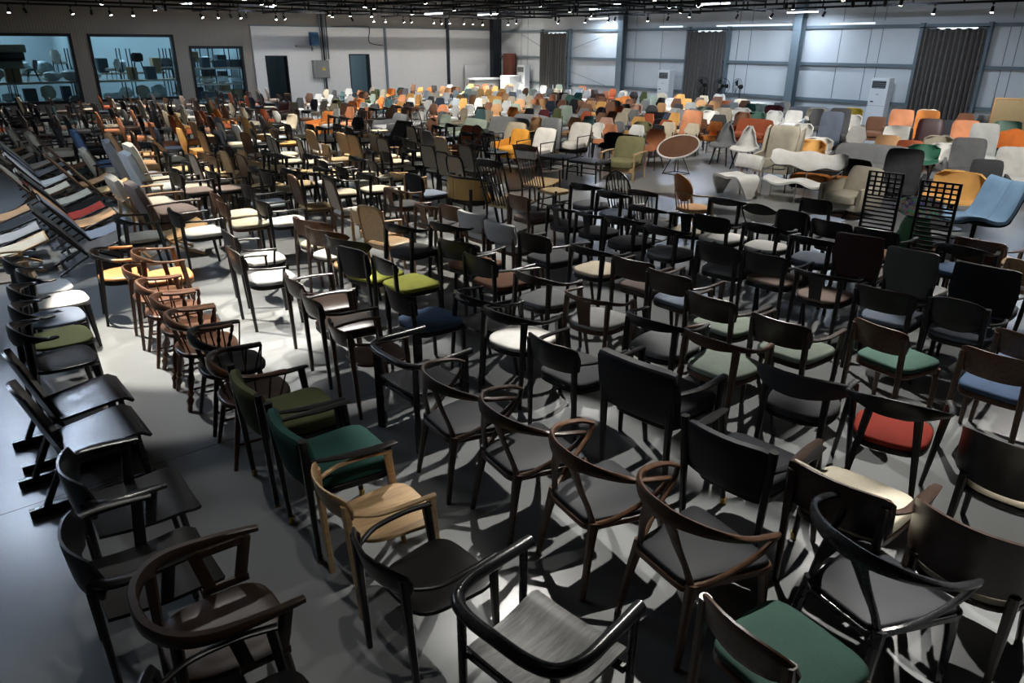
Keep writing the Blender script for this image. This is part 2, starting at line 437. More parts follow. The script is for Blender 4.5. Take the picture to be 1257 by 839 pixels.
def B_windsor(w, s, kind='captain', turn=True, seatz=.43):
    W, S = WM(w), (WM(w) if s == w and WM(w) in MATS else SM(s)); out = []
    out.append(('seat', pad(G(), outline(.46, .50, .44, 2.7), seatz-.015, .04, -.012, .014), S))
    sp = []
    if kind == 'captain':
        rh, hw = .69, .285
        pts = both([(.16, -hw*.98, rh-.03), (.0, -hw, rh-.025), (-.13, -hw*.9, rh-.01), (-.22, -hw*.5, rh), (-.25, 0, rh+.006)])
        out.append(('arm_bow', sweep(G(), pts, bothv([.034, .026, .022, .022, .022]), bothv([.013, .015, .018, .036, .052]), 8, (0, 0, 1), 4), W))
        q = catmull([list(p) for p in pts], 6)
        idx = [int(k*(len(q)-1)/11) for k in range(12)]
        for k, i in enumerate(idx):
            tp = q[i]; ang = math.atan2(tp[1], tp[0]+.0)
            b = (max(-.20, tp[0]*.72), tp[1]*.76, seatz+.015)
            if turn and k in (0, 1, 10, 11): sp.append(('spindle', lathe(G(), b, (tp[0], tp[1], tp[2]-.005), [(0, .010), (.2, .019), (.3, .009), (.5, .018), (.7, .009), (.8, .016), (1, .009)], 7), W))
            else: sp.append(('spindle', stick(G(), b, (tp[0], tp[1], tp[2]-.005), .006, .006, 6), W))
    elif kind == 'hoop':
        pts = [(-.19, -.21, seatz), (-.24, -.235, seatz+.22), (-.29, -.19, seatz+.45), (-.315, 0, seatz+.56), (-.29, .19, seatz+.45), (-.24, .235, seatz+.22), (-.19, .21, seatz)]
        out.append(('hoop', sweep(G(), pts, .014, .012, 8, (1, 0, 0), 5), W))
        q = catmull([list(p) for p in pts], 12)
        for k in range(7):
            y = (k-3)*.055
            tp = min(q, key=lambda a: abs(a[1]-y*1.15)-a[2]*.5)
            sp.append(('spindle', stick(G(), (-.18, y, seatz+.01), (tp[0], tp[1], tp[2]), .008, .006, 6), W))
        rh, hw = .66, .27
        apts = both([(.13, -hw, rh), (-.05, -hw, rh), (-.2, -hw*.75, rh+.01), (-.255, 0, rh+.015)])
        out.append(('arm_bow', sweep(G(), apts, .014, .010, 8, (0, 0, 1), 4), W))
        for sg in (-1, 1): sp.append(('spindle', stick(G(), (.09, sg*.21, seatz), (.11, sg*hw, rh), .01, .01, 6), W))
    else:
        top = seatz+.40 if kind == 'comb' else seatz+.58
        out.append(('crest', sweep(G(), both([(-.25, -.24, top), (-.29, -.12, top+.01), (-.305, 0, top+.012)]), .011, bothv([.025, .035, .04]), 8, (0, 0, 1), 4), W))
        for sg in (-1, 1): out.append(('back_post', stick(G(), (-.20, sg*.2, seatz), (-.255, sg*.225, top+.02), .018, .014, 8), W))
        for k in range(7):
            y = (k-3)*.053
            sp.append(('spindle', stick(G(), (-.19, y*.9, seatz), (-.30+abs(y)*.12, y, top), .007, .006, 6), W))
    out += sp
    r = .024
    for sx in (-1, 1):
        for sy in (-1, 1):
            f, t = (sx*.23-.01, sy*.225, 0), (sx*.15, sy*.165, seatz-.01)
            out.append(('leg', lathe(G(), f, t, turned(1, r), 8) if turn else stick(G(), f, t, .014, .021), W))
    g = G()
    for sy in (-1, 1): stick(g, (-.2, sy*.2, .17), (.19, sy*.2, .17), .009)
    stick(g, (0, -.2, .17), (0, .2, .17), .009)
    out.append(('stretcher', g, W))
    return out
def B_wrap(w, s, back=None, th=.016, z0=.46, z1=.78, ang=82, hw=.285, uph=False, seatth=.06, topdip=.10):
    """back panel bent round the seat"""
    W, S = WM(w), (WM(w) if s == w and WM(w) in MATS else SM(s)); out = []
    out += seat_pair(W, S, outline(.48, .50, .46, 2.8), z=.385, fr=.03, th=seatth)
    BM = SM(back) if back else W
    def P(u, v):
        a = (2*u-1)*math.radians(ang)
        t = abs(2*u-1)
        zb = z0+(.02 if not uph else .16+.03*t)
        zt = z1-topdip*t**2.5
        k = (1-t**9)**(1/9) if t < 1 else .12
        z = (zb+zt)/2+(zt-zb)/2*(2*v-1)*max(k, .12)
        out_ = 1+.10*(z-.45)
        return (-.27*math.cos(a)*out_+.0, hw*math.sin(a)*out_, z)
    T = th if not uph else (lambda u, v: th*(1-.5*abs(2*v-1)**4)*(1-.4*abs(2*u-1)**8))
    out.append(('backrest', sheet(G(), P, 20, 5, T), BM))
    if back and not uph: pass
    ft = [(-.25, -.21, 0), (-.25, .21, 0), (.22, -.22, 0), (.22, .22, 0)]
    tp = [(-.2, -.2, .5 if not uph else .62), (-.2, .2, .5 if not uph else .62), (.15, -.2, .40), (.15, .2, .40)]
    if uph: tp[2:] = [(.06, -hw*.98, z1-.16), (.06, hw*.98, z1-.16)]
    return out + legs(W, ft, tp, .012, .019)
def B_tube(w, s, slab=False, r=.029, rh=.70):
    """thick round tube bent into one horseshoe of back and arms"""
    W, S = WM(w), (WM(w) if s == w and WM(w) in MATS else SM(s)); out = []
    hw = .315
    pts = both([(.24, -hw*.95, rh), (.02, -hw*.98, rh), (-.14, -hw*.98, rh), (-.245, -hw*.84, rh), (-.285, -hw*.5, rh), (-.29, 0, rh)])
    out.append(('top_rail', sweep(G(), pts, r, r, 12, (0, 0, 1), 5, 2), W))
    out.append(('seat', sheet(G(), lambda u, v: (-.23+.47*u, (v-.5)*(.46+.06*u)*(1 if .08 < u < .92 else .97), .445-.03*math.sin(PI*u)*(1)+.012*(2*v-1)**2+(.0 if u < .9 else -.02*(u-.9)/.1)), 12, 8, .016), S))
    g = G()
    obox(g, (0, 0, .385), .21, .02, .015, .004)
    for x in (-.2, .19): obox(g, (x, 0, .385), .016, hw-.03, .018, .004)
    out.append(('seat_rail', g, W))
    if slab:
        for sg in (-1, 1):
            out.append(('leg', obox(G(), (-.22, sg*hw*.80, rh/2-.01), .022, .035, rh/2-.01, .005, Matrix.Rotation(sg*.5, 3, 'Z')), W))
            out.append(('leg', obox(G(), (.17, sg*hw*.97, rh/2-.01), .035, .018, rh/2-.01, .005), W))
    else:
        for sg in (-1, 1):
            out.append(('leg', stick(G(), (-.235, sg*hw*.8, 0), (-.235, sg*hw*.8, rh), .018, .02, 10), W))
            out.append(('leg', stick(G(), (.2, sg*hw*.96, 0), (.2, sg*hw*.965, rh), .018, .02, 10), W))
    return out
def B_slot(w, s):
    """flat bent rail on slotted side boards"""
    W, S = WM(w), (WM(w) if s == w and WM(w) in MATS else SM(s)); out = []
    hw, rh = .30, .70
    pts = both([(.27, -hw*.97, rh-.02), (.1, -hw*1.02, rh-.01), (-.1, -hw, rh), (-.22, -hw*.8, rh+.005), (-.29, -hw*.42, rh+.01), (-.305, 0, rh+.012)])
    out.append(('top_rail', sweep(G(), pts, bothv([.016, .018, .02, .02, .02, .02]), bothv([.014, .02, .028, .034, .036, .036]), 8, (0, 0, 1), 6, 5), W))
    out.append(('seat', pad(G(), outline(.50, .53, .47, 3.4), .42, .025, -.012, .01), S))
    for sg in (-1, 1):
        g = G(); y = sg*(hw-.025)
        for a, b in (((.02, y, .44), (-.03, y, rh-.02)), ((.15, y, .44), (.20, y, rh-.03))): sweep(g, [a, b], .028, .011, 8, (0, 1, 0), 1, 6)
        for z in (.45, .66): sweep(g, [(-.02, y, z), (.19, y, z)], .02, .011, 8, (0, 1, 0), 1, 6)
        out.append(('side_board', g, W))
    return out + legs(W, [(-.24, -.22, 0), (-.24, .22, 0), (.22, -.23, 0), (.22, .23, 0)], [(-.215, -.235, rh-.02), (-.215, .235, rh-.02), (.17, -.22, .42), (.17, .22, .42)], .014, .02)
def B_solidarm(w, s):
    """wooden armchair with a deep bent back board and separate bent arms"""
    W, S = WM(w), (WM(w) if s == w and WM(w) in MATS else SM(s)); out = []
    out.append(('seat', sheet(G(), lambda u, v: (-.24+.50*u, (v-.5)*(.48+.05*u)*(1-.0*v)*(1 if u < .93 else .9), .44+.012*(2*v-1)**2-.02*math.sin(PI*u)-(.03*((u-.8)/.2)**2 if u > .8 else 0)), 12, 8, .018), S))
    def P(u, v):
        a = (2*u-1); k = max(.1, (1-abs(a)**6)**(1/6))
        z = .665+.115*(2*v-1)*k
        return (-.30-.08*(z-.5)+.10*a*a, a*.27, z)
    out.append(('backrest', sheet(G(), P, 14, 5, lambda u, v: .02*(1-.4*abs(2*v-1)**4)), W))
    for sg in (-1, 1):
        out.append(('armrest', sweep(G(), [(-.255, sg*.24, .67), (-.2, sg*.30, .675), (-.08, sg*.315, .675), (.10, sg*.30, .665)], [.018, .027, .032, .024], [.028, .022, .018, .014], 8), W))
        out.append(('leg', stick(G(), (-.26, sg*.22, 0), (-.27, sg*.235, .66), .016, .018), W))
        g = stick(G(), (.20, sg*.235, 0), (.16, sg*.225, .43), .016, .018)
        out.append(('leg', g, W))
        out.append(('arm_post', sweep(G(), [(.0, sg*.245, .44), (.03, sg*.295, .66)], .028, .012, 8, (0, 1, 0), 1, 5), W))
    return out
def B_low(w, s):
    """low wooden easy chair: broad board seat, tall raked board back, sled feet"""
    W, S = WM(w), (WM(w) if s == w and WM(w) in MATS else SM(s)); out = []
    out.append(('seat', sheet(G(), lambda u, v: (-.26+.54*u, (v-.5)*.54*(1-.12*(1-u)), .33+.07*u-(.05*max(0, (u-.85)/.15)**2)), 10, 4, .022), S))
    def P(u, v):
        a = 2*u-1
        z = .30+.50*v
        return (-.24-.17*v+.05*a*a, a*(.27-.07*v*v), z+.04*(1-a*a)*v)
    out.append(('backrest', sheet(G(), P, 8, 8, .02), W))
    for sg in (-1, 1):
        out.append(('sled_foot', sweep(G(), [(-.50, sg*.22, .03), (.27, sg*.22, .03)], .022, .03, 8, (0, 0, 1), 1, 6), W))
        out.append(('leg', stick(G(), (.22, sg*.22, .05), (.20, sg*.22, .39), .02, .02, 8, 5), W))
        out.append(('leg', stick(G(), (-.40, sg*.22, .05), (-.26, sg*.22, .32), .02, .02, 8, 5), W))
    return out
def B_xl(w, s, back=None, L=1.0, cloth=None):
    """easy chair on two crossing leg frames, long raked back"""
    W, S = WM(w), (WM(w) if s == w and WM(w) in MATS else SM(s)); out = []
    b = SM(back) if back else S
    ca, sa = math.cos(1.0), math.sin(1.0)
    bx = lambda t: (-.14-.60*t*L*.8, .26+.62*t*L)
    out.append(('seat', sheet(G(), lambda u, v: (-.18+.58*u, (v-.5)*.54, .27+.16*u-.03*math.sin(PI*u)), 8, 4, .022 if not cloth else .05), S))
    out.append(('backrest', sheet(G(), lambda u, v: (bx(v)[0]+.02*math.sin(PI*v), (u-.5)*.54, bx(v)[1]), 6, 8, .022 if not cloth else .05), b))
    for sg in (-1, 1):
        y = sg*.29
        out.append(('back_rail', sweep(G(), [(.30, y, .02), (-.14, y, .26), (bx(1.02)[0], y, bx(1.02)[1])], .016, .028, 8, (0, 1, 0), 3, 5), W))
        out.append(('seat_rail', sweep(G(), [(-.50, y*.93, .02), (-.1, y*.93, .24), (.42, y*.93, .43)], .014, .026, 8, (0, 1, 0), 3, 5), W))
    for p in ((bx(.98)[0], bx(.98)[1]), (.40, .42), (-.42, .065)): out.append(('cross_rail', sweep(G(), [(p[0], -.28, p[1]), (p[0], .28, p[1])], .014, .022, 8, (0, 0, 1), 1, 5), W))
    return out
def B_ladder(w, s):
    """very tall ladder back with a lattice head"""
    W, S = WM(w), (WM(w) if s == w and WM(w) in MATS else SM(s)); out = []
    out.append(('seat', pad(G(), outline(.38, .40, .36, 7), .42, .04, .006, .01), S))
    H = 1.42
    for sg in (-1, 1):
        out.append(('back_post', obox(G(), (-.19, sg*.195, H/2), .016, .016, H/2, .003), W))
        out.append(('leg', obox(G(), (.17, sg*.18, .21), .016, .016, .21, .003), W))
    for k in range(20):
        z = .10+k*.052
        out.append(('slat', obox(G(), (-.19, 0, z), .008, .18, .0105, .002), W))
    g = G()
    for k in range(6): obox(g, (-.19, 0, 1.125+k*.057), .009, .195, .010, .002)
    for k in range(1, 5): obox(g, (-.19, -.195+k*.078, 1.27), .009, .011, .15, .002)
    out.append(('lattice', g, W))
    return out
def B_rocker(w, s, cushion=None):
    W, S = WM(w), (WM(w) if s == w and WM(w) in MATS else SM(s)); out = []
    out.append(('seat', sheet(G(), lambda u, v: (-.24+.5*u, (v-.5)*(.46+.08*u), .40+.06*u-.02*math.sin(PI*u)), 8, 4, .035), S))
    top = (-.52, 1.06)
    out.append(('crest', sweep(G(), both([(top[0]+.02, -.23, top[1]), (top[0]-.02, -.12, top[1]+.02), (top[0]-.03, 0, top[1]+.025)]), .012, bothv([.04, .05, .055]), 8, (0, 0, 1), 4, 4), W))
    for sg in (-1, 1):
        out.append(('back_post', sweep(G(), [(-.30, sg*.22, .05), (-.25, sg*.225, .42), (top[0]+.01, sg*.24, top[1]+.05)], [.016, .018, .014], None, 8, (1, 0, 0), 3), W))
        out.append(('armrest', sweep(G(), [(-.36, sg*.25, .69), (-.1, sg*.29, .665), (.22, sg*.29, .66)], [.012, .022, .028], [.012, .011, .011], 8), W))
        out.append(('leg', stick(G(), (.22, sg*.26, .05), (.16, sg*.28, .66), .016, .014), W))
        out.append(('runner', sweep(G(), [(-.46, sg*.235, .07), (-.15, sg*.25, .02), (.15, sg*.26, .025), (.40, sg*.265, .08)], .016, .018, 8, (0, 0, 1), 4, 4), W))
    for k in range(7):
        y = (k-3)*.058
        out.append(('spindle', stick(G(), (-.24, y*.9, .42), (top[0]+.005, y, top[1]), .008, .007, 6), W))
    if cushion:
        out.append(('headrest', obox(G(), (top[0]+.05, 0, top[1]-.08), .04, .2, .10, .03, Matrix.Rotation(-.35, 3, 'Y')), SM(cushion)))
    return out
def B_bench(w, s, L=.55, D=.5, h=.42):
    W, S = WM(w), (WM(w) if s == w and WM(w) in MATS else SM(s))
    out = [('seat', pad(G(), outline(D, L, L, 9), h-.05, .05, .004, .012), S)]
    g = G()
    for x in (-1, 1): obox(g, (x*(D/2-.03), 0, h*.45), .011, L/2-.03, .011, .003)
    for y in (-1, 1): obox(g, (0, y*(L/2-.03), h*.6), D/2-.03, .011, .011, .003)
    out.append(('stretcher', g, W))
    F = [(x*(D/2-.02), y*(L/2-.02), 0) for x in (-1, 1) for y in (-1, 1)]
    return out + legs(W, F, [(a*.93, b*.95, h+.02) for a, b, c in F], .013, .016)
def B_bow(w, s):
    """round seat, broad sickle-shaped back board swept to one side"""
    W, S = WM(w), (WM(w) if s == w and WM(w) in MATS else SM(s)); out = []
    out += seat_pair(W, S, outline(.43, .46, .44, 2.3), z=.41, fr=.02, th=.045, dome=.02)
    def P(u, v):
        a = (2*u-1); an = a*1.45
        k = max(.06, (1-abs(a)**2.2)**.55)
        z = .70+.02*a+.095*(2*v-1)*k
        r = .275+.06*(z-.6)
        return (-r*math.cos(an)+.01, r*1.0*math.sin(an), z)
    out.append(('backrest', sheet(G(), P, 18, 5, lambda u, v: .018*(1-.5*abs(2*v-1)**3)), W))
    return out + legs(W, [(-.22, -.19, 0), (-.22, .19, 0), (.19, -.17, 0), (.19, .17, 0)], [(-.235, -.13, .66), (-.235, .13, .66), (.13, -.13, .42), (.13, .13, .42)], .012, .019)
def B_ovalback(w, s):
    """oval upright back board on a stem-like rear frame, arms low"""
    W, S = WM(w), (WM(w) if s == w and WM(w) in MATS else SM(s))
    out = B_panel(w, s, .56, .84, .235, .06, .022, None, None, .08, 2.3, 'round')
    g = sweep(G(), both([(.08, -.27, .62), (-.1, -.28, .635), (-.24, -.2, .64), (-.30, 0, .645)]), .014, .012, 8)
    out.append(('arm_bow', g, W))
    out.append(('arm_post', stick(stick(G(), (.05, -.23, .42), (.06, -.272, .62), .012), (.05, .23, .42), (.06, .272, .62), .012), W))
    return out
def B_bent(w, s):
    """cafe chair with a looping bent frame and an open shaped back"""
    W, S = WM(w), (WM(w) if s == w and WM(w) in MATS else SM(s)); out = []
    out += seat_pair(W, S, outline(.44, .45, .42, 2.4), z=.42, fr=.025, th=.03)
    out.append(('backrest', sheet(G(), lambda u, v: (-.26+.07*(2*u-1)**2, (u-.5)*.5, .74+.07*(2*v-1)*max(.2, 1-abs(2*u-1)**2)-.03*(2*u-1)**2), 12, 4, .016), W))
    for sg in (-1, 1):
        out.append(('back_loop', sweep(G(), [(-.19, sg*.25, .735), (-.12, sg*.285, .69), (-.12, sg*.25, .60), (-.19, sg*.17, .52), (-.2, sg*.16, .43)], .011, None, 8, (1, 0, 0), 5), W))
    return out + legs(W, [(-.21, -.19, 0), (-.21, .19, 0), (.19, -.18, 0), (.19, .18, 0)], [(-.16, -.16, .43), (-.16, .16, .43), (.14, -.14, .43), (.14, .14, .43)], .011, .015)
def B_cane(w, s, back='cane', z1=.93, arms=False):
    """frame back filled with cane"""
    W, S = WM(w), (WM(w) if s == w and WM(w) in MATS else SM(s)); out = []
    out += seat_pair(W, S, outline(.45, .46, .40, 5), z=.41, fr=.035, th=.03)
    def R(t): return (-.21-.10*t, .46+(z1-.46)*t)
    f = [(R(0)[0], -.19, R(0)[1]+.03), (R(.6)[0], -.205, R(.6)[1]), (R(.95)[0], -.17, R(.95)[1]), (R(1)[0]-.01, 0, R(1)[1])]
    out.append(('back_frame', sweep(G(), both(f), .015, .017, 8, (1, 0, 0), 4), W))
    out.append(('back_panel', sheet(G(), lambda u, v: (R(.12+.85*v)[0], (u-.5)*.375*(1-.25*v**6), R(.12+.85*v)[1]), 6, 5, .01), SM(back)))
    if arms:
        for sg in (-1, 1):
            out.append(('armrest', sweep(G(), [(R(.5)[0], sg*.2, .69), (-.1, sg*.27, .67), (.16, sg*.275, .66)], .016, .011, 8), W))
            out.append(('arm_post', stick(G(), (.13, sg*.22, .43), (.14, sg*.272, .66), .013), W))
    return out + legs(W, [(-.26, -.19, 0), (-.26, .19, 0), (.2, -.2, 0), (.2, .2, 0)], [(-.215, -.19, .5), (-.215, .19, .5), (.18, -.19, .42), (.18, .19, .42)], .012, .017)
def B_barrel(w, s, back='yellowcane'):
    """wide tub chair, woven back in a bent frame"""
    W, S = WM(w), (WM(w) if s == w and WM(w) in MATS else SM(s)); out = []
    out += seat_pair(W, S, outline(.6, .78, .7, 3), z=.34, fr=.04, th=.07)
    def A(u, z): a = (2*u-1)*1.5; return (-.36*math.cos(a), .42*math.sin(a), z)
    out.append(('back_panel', sheet(G(), lambda u, v: A(u, .42+.33*v-.05*abs(2*u-1)**3*v), 18, 4, .014), SM(back)))
    for nm, z in (('top_rail', .77), ('lower_rail', .41)):
        out.append((nm, sweep(G(), [A(k/12, z-(.05*abs(k/6-1)**3 if nm[0] == 't' else 0)) for k in range(13)], .018, .018, 8, (0, 0, 1), 2), W))
    return out + legs(W, [(-.26, -.3, 0), (-.26, .3, 0), (.25, -.36, 0), (.25, .36, 0)], [(-.25, -.3, .6), (-.25, .3, .6), (.05, -.40, .7), (.05, .40, .7)], .016, .02)
def B_lounge(w, s, W_=.74, D=.76, bh=.80, arms='uph', ah=.56, sh=.40, tuft=False, cush=1, foot='leg', lean=.16, wing=False, back=None):
    """upholstered easy chair or sofa"""
    W, S = WM(w), (WM(w) if s == w and WM(w) in MATS else SM(s)); out = []
    B = SM(back) if back else S
    hy = W_/2; iy = hy-(.10 if arms == 'uph' else .05)
    for k in range(cush):
        y0 = -iy+2*iy*k/cush; y1 = -iy+2*iy*(k+1)/cush
        oo = [(x, y+(y0+y1)/2) for x, y in outline(D*.78, y1-y0, y1-y0, 7)]
        out.append(('seat_cushion', pad(G(), [(x+.05, y) for x, y in oo], sh-.15, .15, .025, .04), S))
    def P(u, v):
        z = sh-.12+(bh-sh+.12)*v
        a = 2*u-1
        k = 1-.10*v**8
        return (-D/2+.10-lean*v, a*iy*1.02*k*(1 if not wing else 1), z-.03*abs(a)**6*v)
    dents = (lambda u, v: .15*(1-.35*abs(2*v-1)**6)*(1-.4*abs(2*u-1)**8)-(.03*max(0, math.cos(u*PI*8))**3*max(0, math.cos(v*PI*6))**3 if tuft else 0))
    out.append(('backrest', sheet(G(), P, 16 if tuft else 10, 12 if tuft else 7, dents), B))
    for sg in (-1, 1):
        if arms == 'uph':
            out.append(('armrest', sheet(G(), lambda u, v: (-D/2+.02+(D*.86)*u, sg*(hy-.05+.02*v), .18+(ah-.18)*v-.04*u*v), 6, 4, lambda u, v: .10*(1-.4*abs(2*v-1)**6)*(1-.3*abs(2*u-1)**8)), S))
        elif arms == 'wood':
            out.append(('armrest', sweep(G(), [(-D/2-.02, sg*hy, ah-.02), (-.05, sg*(hy+.01), ah), (D/2-.04, sg*hy, ah-.01)], [.022, .03, .034], .013, 8, (0, 0, 1), 3, 4), W))
            out.append(('leg', stick(G(), (D/2-.06, sg*hy, 0), (D/2-.07, sg*hy, ah), .022, .018, 8, 4), W))
            out.append(('leg', stick(G(), (-D/2+.0, sg*hy, 0), (-D/2+.03, sg*hy, ah), .022, .018, 8, 4), W))
        elif arms == 'metal':
            out.append(('armrest', sweep(G(), [(-D/2+.1, sg*hy, .02), (-D/2+.06, sg*hy, ah), (D/2-.1, sg*hy, ah), (D/2-.08, sg*hy, .02)], .012, .014, 6, (0, 1, 0), 1, 5), W))
        if wing:
            out.append(('wing', sheet(G(), lambda u, v: (-D/2+.02-lean*v+.20*u*(1-.3*v), sg*(hy-.04), sh+.1+(bh-sh-.12)*v-.05*u*v), 4, 6, lambda u, v: .07*(1-.4*abs(2*v-1)**6)), S))
    out.append(('base', pad(G(), outline(D*.82, W_*.94, W_*.94, 8), sh-.24, .1, 0, .01), W if arms != 'uph' else S))
    if foot == 'leg' and arms not in ('wood', 'metal'):
        F = [(x*D*.36, y*(hy-.08), 0) for x in (-1, 1) for y in (-1, 1)]
        out += legs(W, F, [(a*.9, b*.92, sh-.2) for a, b, c in F], .012, .018)
    elif foot == 'swivel':
        g = stick(G(), (0, 0, .03), (0, 0, sh-.2), .03, .03, 10)
        for k in range(4): sweep(g, [(0, 0, .06), (.3*math.cos(k*PI/2+.4), .3*math.sin(k*PI/2+.4), .02)], .02, .014, 8)
        out.append(('swivel_base', g, 'metal_bk'))
    return out
def B_shell(w, s, kind='shell', leg='stick', h=.82, hw=.25):
    """one-piece shell on four legs"""
    W, S = WM(w), (WM(w) if s == w and WM(w) in MATS else SM(s)); out = []
    def P(u, v):
        a = 2*u-1
        # profile: front edge -> seat -> up the back
        t = v
        pr = catmull([(.22, .425), (.08, .44), (-.10, .43), (-.19, .47), (-.235, .60), (-.275, h)], 6)
        i = t*(len(pr)-1); j = min(int(i), len(pr)-2); f = i-j
        x = pr[j][0]*(1-f)+pr[j+1][0]*f; z = pr[j][1]*(1-f)+pr[j+1][1]*f
        wd = hw*(1-.06*math.sin(PI*t))
        e = abs(2*t-1)
        if kind == 'egg': wd *= (1-.75*max(0, (t-.45)/.55)**2.2)
        elif kind == 'waist': wd *= 1-.42*math.exp(-((t-.55)/.12)**2)
        k = (1-max(0, (e-.75)/.25)**3*.35)
        lift = .07*abs(a)**2.5*(1-max(0, .25-t)*3) * (1.4 if kind == 'tub' else 1)
        wrap = .12*abs(a)**2.2*max(0, min(1, (t-.45)/.3)) * (1.5 if kind == 'tub' else 1)
        return (x+wrap, a*wd*k, z+lift*max(0, 1-max(0, (t-.55)/.3)))
    out.append(('shell', sheet(G(), P, 10, 14, lambda u, v: .028 if S.startswith('fabric') else .014), S))
    if leg == 'stick':
        out += legs(W, [(-.23, -.21, 0), (-.23, .21, 0), (.21, -.21, 0), (.21, .21, 0)], [(-.12, -.13, .42), (-.12, .13, .42), (.1, -.13, .42), (.1, .13, .42)], .010, .015)
    else:
        g = stick(G(), (0, 0, .02), (0, 0, .43), .022, .03, 10)
        lathe(g, (0, 0, 0), (0, 0, .05), [(0, .22), (.3, .21), (.7, .06), (1, .03)], 18)
        out.append(('pedestal', g, W))
    return out
def B_lshell(w, s):
    """low lounge shell, seat flowing up into the back, on a swivel foot"""
    W, S = WM(w), (WM(w) if s == w and WM(w) in MATS else SM(s)); out = []
    pr = catmull([(.50, .37), (.40, .41), (.22, .39), (.02, .33), (-.14, .33), (-.24, .43), (-.33, .62), (-.42, .84), (-.46, .88)], 4)
    def P(u, v):
        i = v*(len(pr)-1); j = min(int(i), len(pr)-2); f = i-j
        x = pr[j][0]*(1-f)+pr[j+1][0]*f; z = pr[j][1]*(1-f)+pr[j+1][1]*f
        a = 2*u-1
        return (x+.05*a*a*min(1, max(0, (v-.5)*3)), a*(.37-.05*abs(2*v-1)**4), z+.05*a*a)
    def T(u, v):
        a = abs(2*u-1)
        groove = .03*(math.exp(-((u-.46)/.012)**2)+math.exp(-((u-.55)/.012)**2)) if v > .45 else 0
        return .075*(1-.4*a**6)*(1-.4*abs(2*v-1)**8)-groove
    out.append(('shell', sheet(G(), P, 40, 24, T), S))
    out.append(('shell_back', sheet(G(), lambda u, v: (lambda q: (q[0]-.035*(1 if v > .5 else .2), q[1]*1.0, q[2]-.045*(1 if v < .6 else .4)))(P(u, .05+.9*v)), 10, 16, .012), 'fabric_bk'))
    g = stick(G(), (0, 0, .03), (0, 0, .30), .028, .035, 10)
    for k in range(4): sweep(g, [(0, 0, .05), (.33*math.cos(k*PI/2+.5), .33*math.sin(k*PI/2+.5), .02)], .022, .014, 8)
    out.append(('swivel_base', g, 'metal_bk'))
    return out
def B_fold(w, s):
    """white chair whose seat folds down into two side sheets, separate back pad"""
    W, S = WM(w), (WM(w) if s == w and WM(w) in MATS else SM(s)); out = []
    def P(u, v):
        t = 2*u-1
        pr = catmull([(-.40, .02), (-.38, .25), (-.33, .41), (-.2, .44), (0, .415), (.2, .44), (.33, .41), (.38, .25), (.40, .02)], 4)
        i = u*(len(pr)-1); j = min(int(i), len(pr)-2); f = i-j
        y = pr[j][0]*(1-f)+pr[j+1][0]*f; z = pr[j][1]*(1-f)+pr[j+1][1]*f
        k = 1-.75*max(0, (.40-z)/.38)
        return (.28*(2*v-1)*k+.0, y, z)
    out.append(('seat', sheet(G(), P, 28, 6, .05), S))
    out.append(('backrest', sheet(G(), lambda u, v: (-.34-.06*v+.06*(2*u-1)**2, (2*u-1)*.34, .56+.26*v), 10, 6, lambda u, v: .09*(1-.5*abs(2*v-1)**4)*(1-.4*abs(2*u-1)**6)), S))
    for sg in (-1, 1): out.append(('back_post', stick(G(), (-.38, sg*.22, 0), (-.37, sg*.24, .75), .018, .014), W))
    return out
def B_wavy(w, s):
    """two-seat sofa with a winged wavy back and bent metal frame"""
    W, S = WM(w), (WM(w) if s == w and WM(w) in MATS else SM(s)); out = []
    out.append(('seat', sheet(G(), lambda u, v: (-.26+.54*v-.05*math.cos(4*PI*u)*v, (u-.5)*1.36, .39+.03*math.cos(4*PI*u)), 28, 6, lambda u, v: .07*(1-.5*abs(2*v-1)**6)), S))
    def P(u, v):
        lo = .60+.07*math.cos(4*PI*u)*-1*.6
        hi = .90+.05*abs(2*u-1)**2-.03*math.cos(4*PI*u)*-1
        e = max(.15, 1-abs(2*u-1)**6*.6)
        m_, h_ = (lo+hi)/2, (hi-lo)/2*e
        return (-.38-.10*v+.10*(2*u-1)**2, (u-.5)*1.44, m_+h_*(2*v-1)+.05*abs(2*u-1)**4)
    out.append(('backrest', sheet(G(), P, 28, 6, lambda u, v: .07*(1-.5*abs(2*v-1)**4)), S))
    g = G()
    for y in (-.66, .66):
        sweep(g, [(.24, y, 0), (.22, y, .58), (-.34, y, .62), (-.36, y, 0)], .012, .012, 6, (0, 1, 0), 1, 3)
    sweep(g, [(-.36, -.66, .62), (-.40, 0, .60), (-.36, .66, .62)], .011, .011, 6, (0, 0, 1), 4)
    sweep(g, [(-.36, 0, 0), (-.38, 0, .62)], .012); sweep(g, [(.2, 0, 0), (.2, 0, .37)], .012)
    out.append(('frame', g, W))
    return out
def B_ovalshell(w, s):
    """wide saucer shell with a white rim on a wire foot"""
    W, S = WM(w), (WM(w) if s == w and WM(w) in MATS else SM(s)); out = []
    def P(u, v):
        a = 2*PI*u; r = v
        x = .38*r*math.cos(a); y = .46*r*math.sin(a)
        return (x, y, .40+.20*r*r-.16*(x/.38)*r*1.3)
    out.append(('shell', sheet(G(), P, 28, 6, .03), S))
    out.append(('rim', sweep(G(), [P(k/28, 1.0) for k in range(29)], .02, .02, 8, (0, 0, 1), 1), 'plastic_w'))
    g = G()
    for k in range(4):
        a = k*PI/2+.6
        stick(g, (.30*math.cos(a), .30*math.sin(a), 0), (.1*math.cos(a), .1*math.sin(a), .41), .009)
        stick(g, (.30*math.cos(a), .30*math.sin(a), .02), (.30*math.cos(a+PI/2), .30*math.sin(a+PI/2), .02), .008)
    out.append(('wire_base', g, W))
    return out
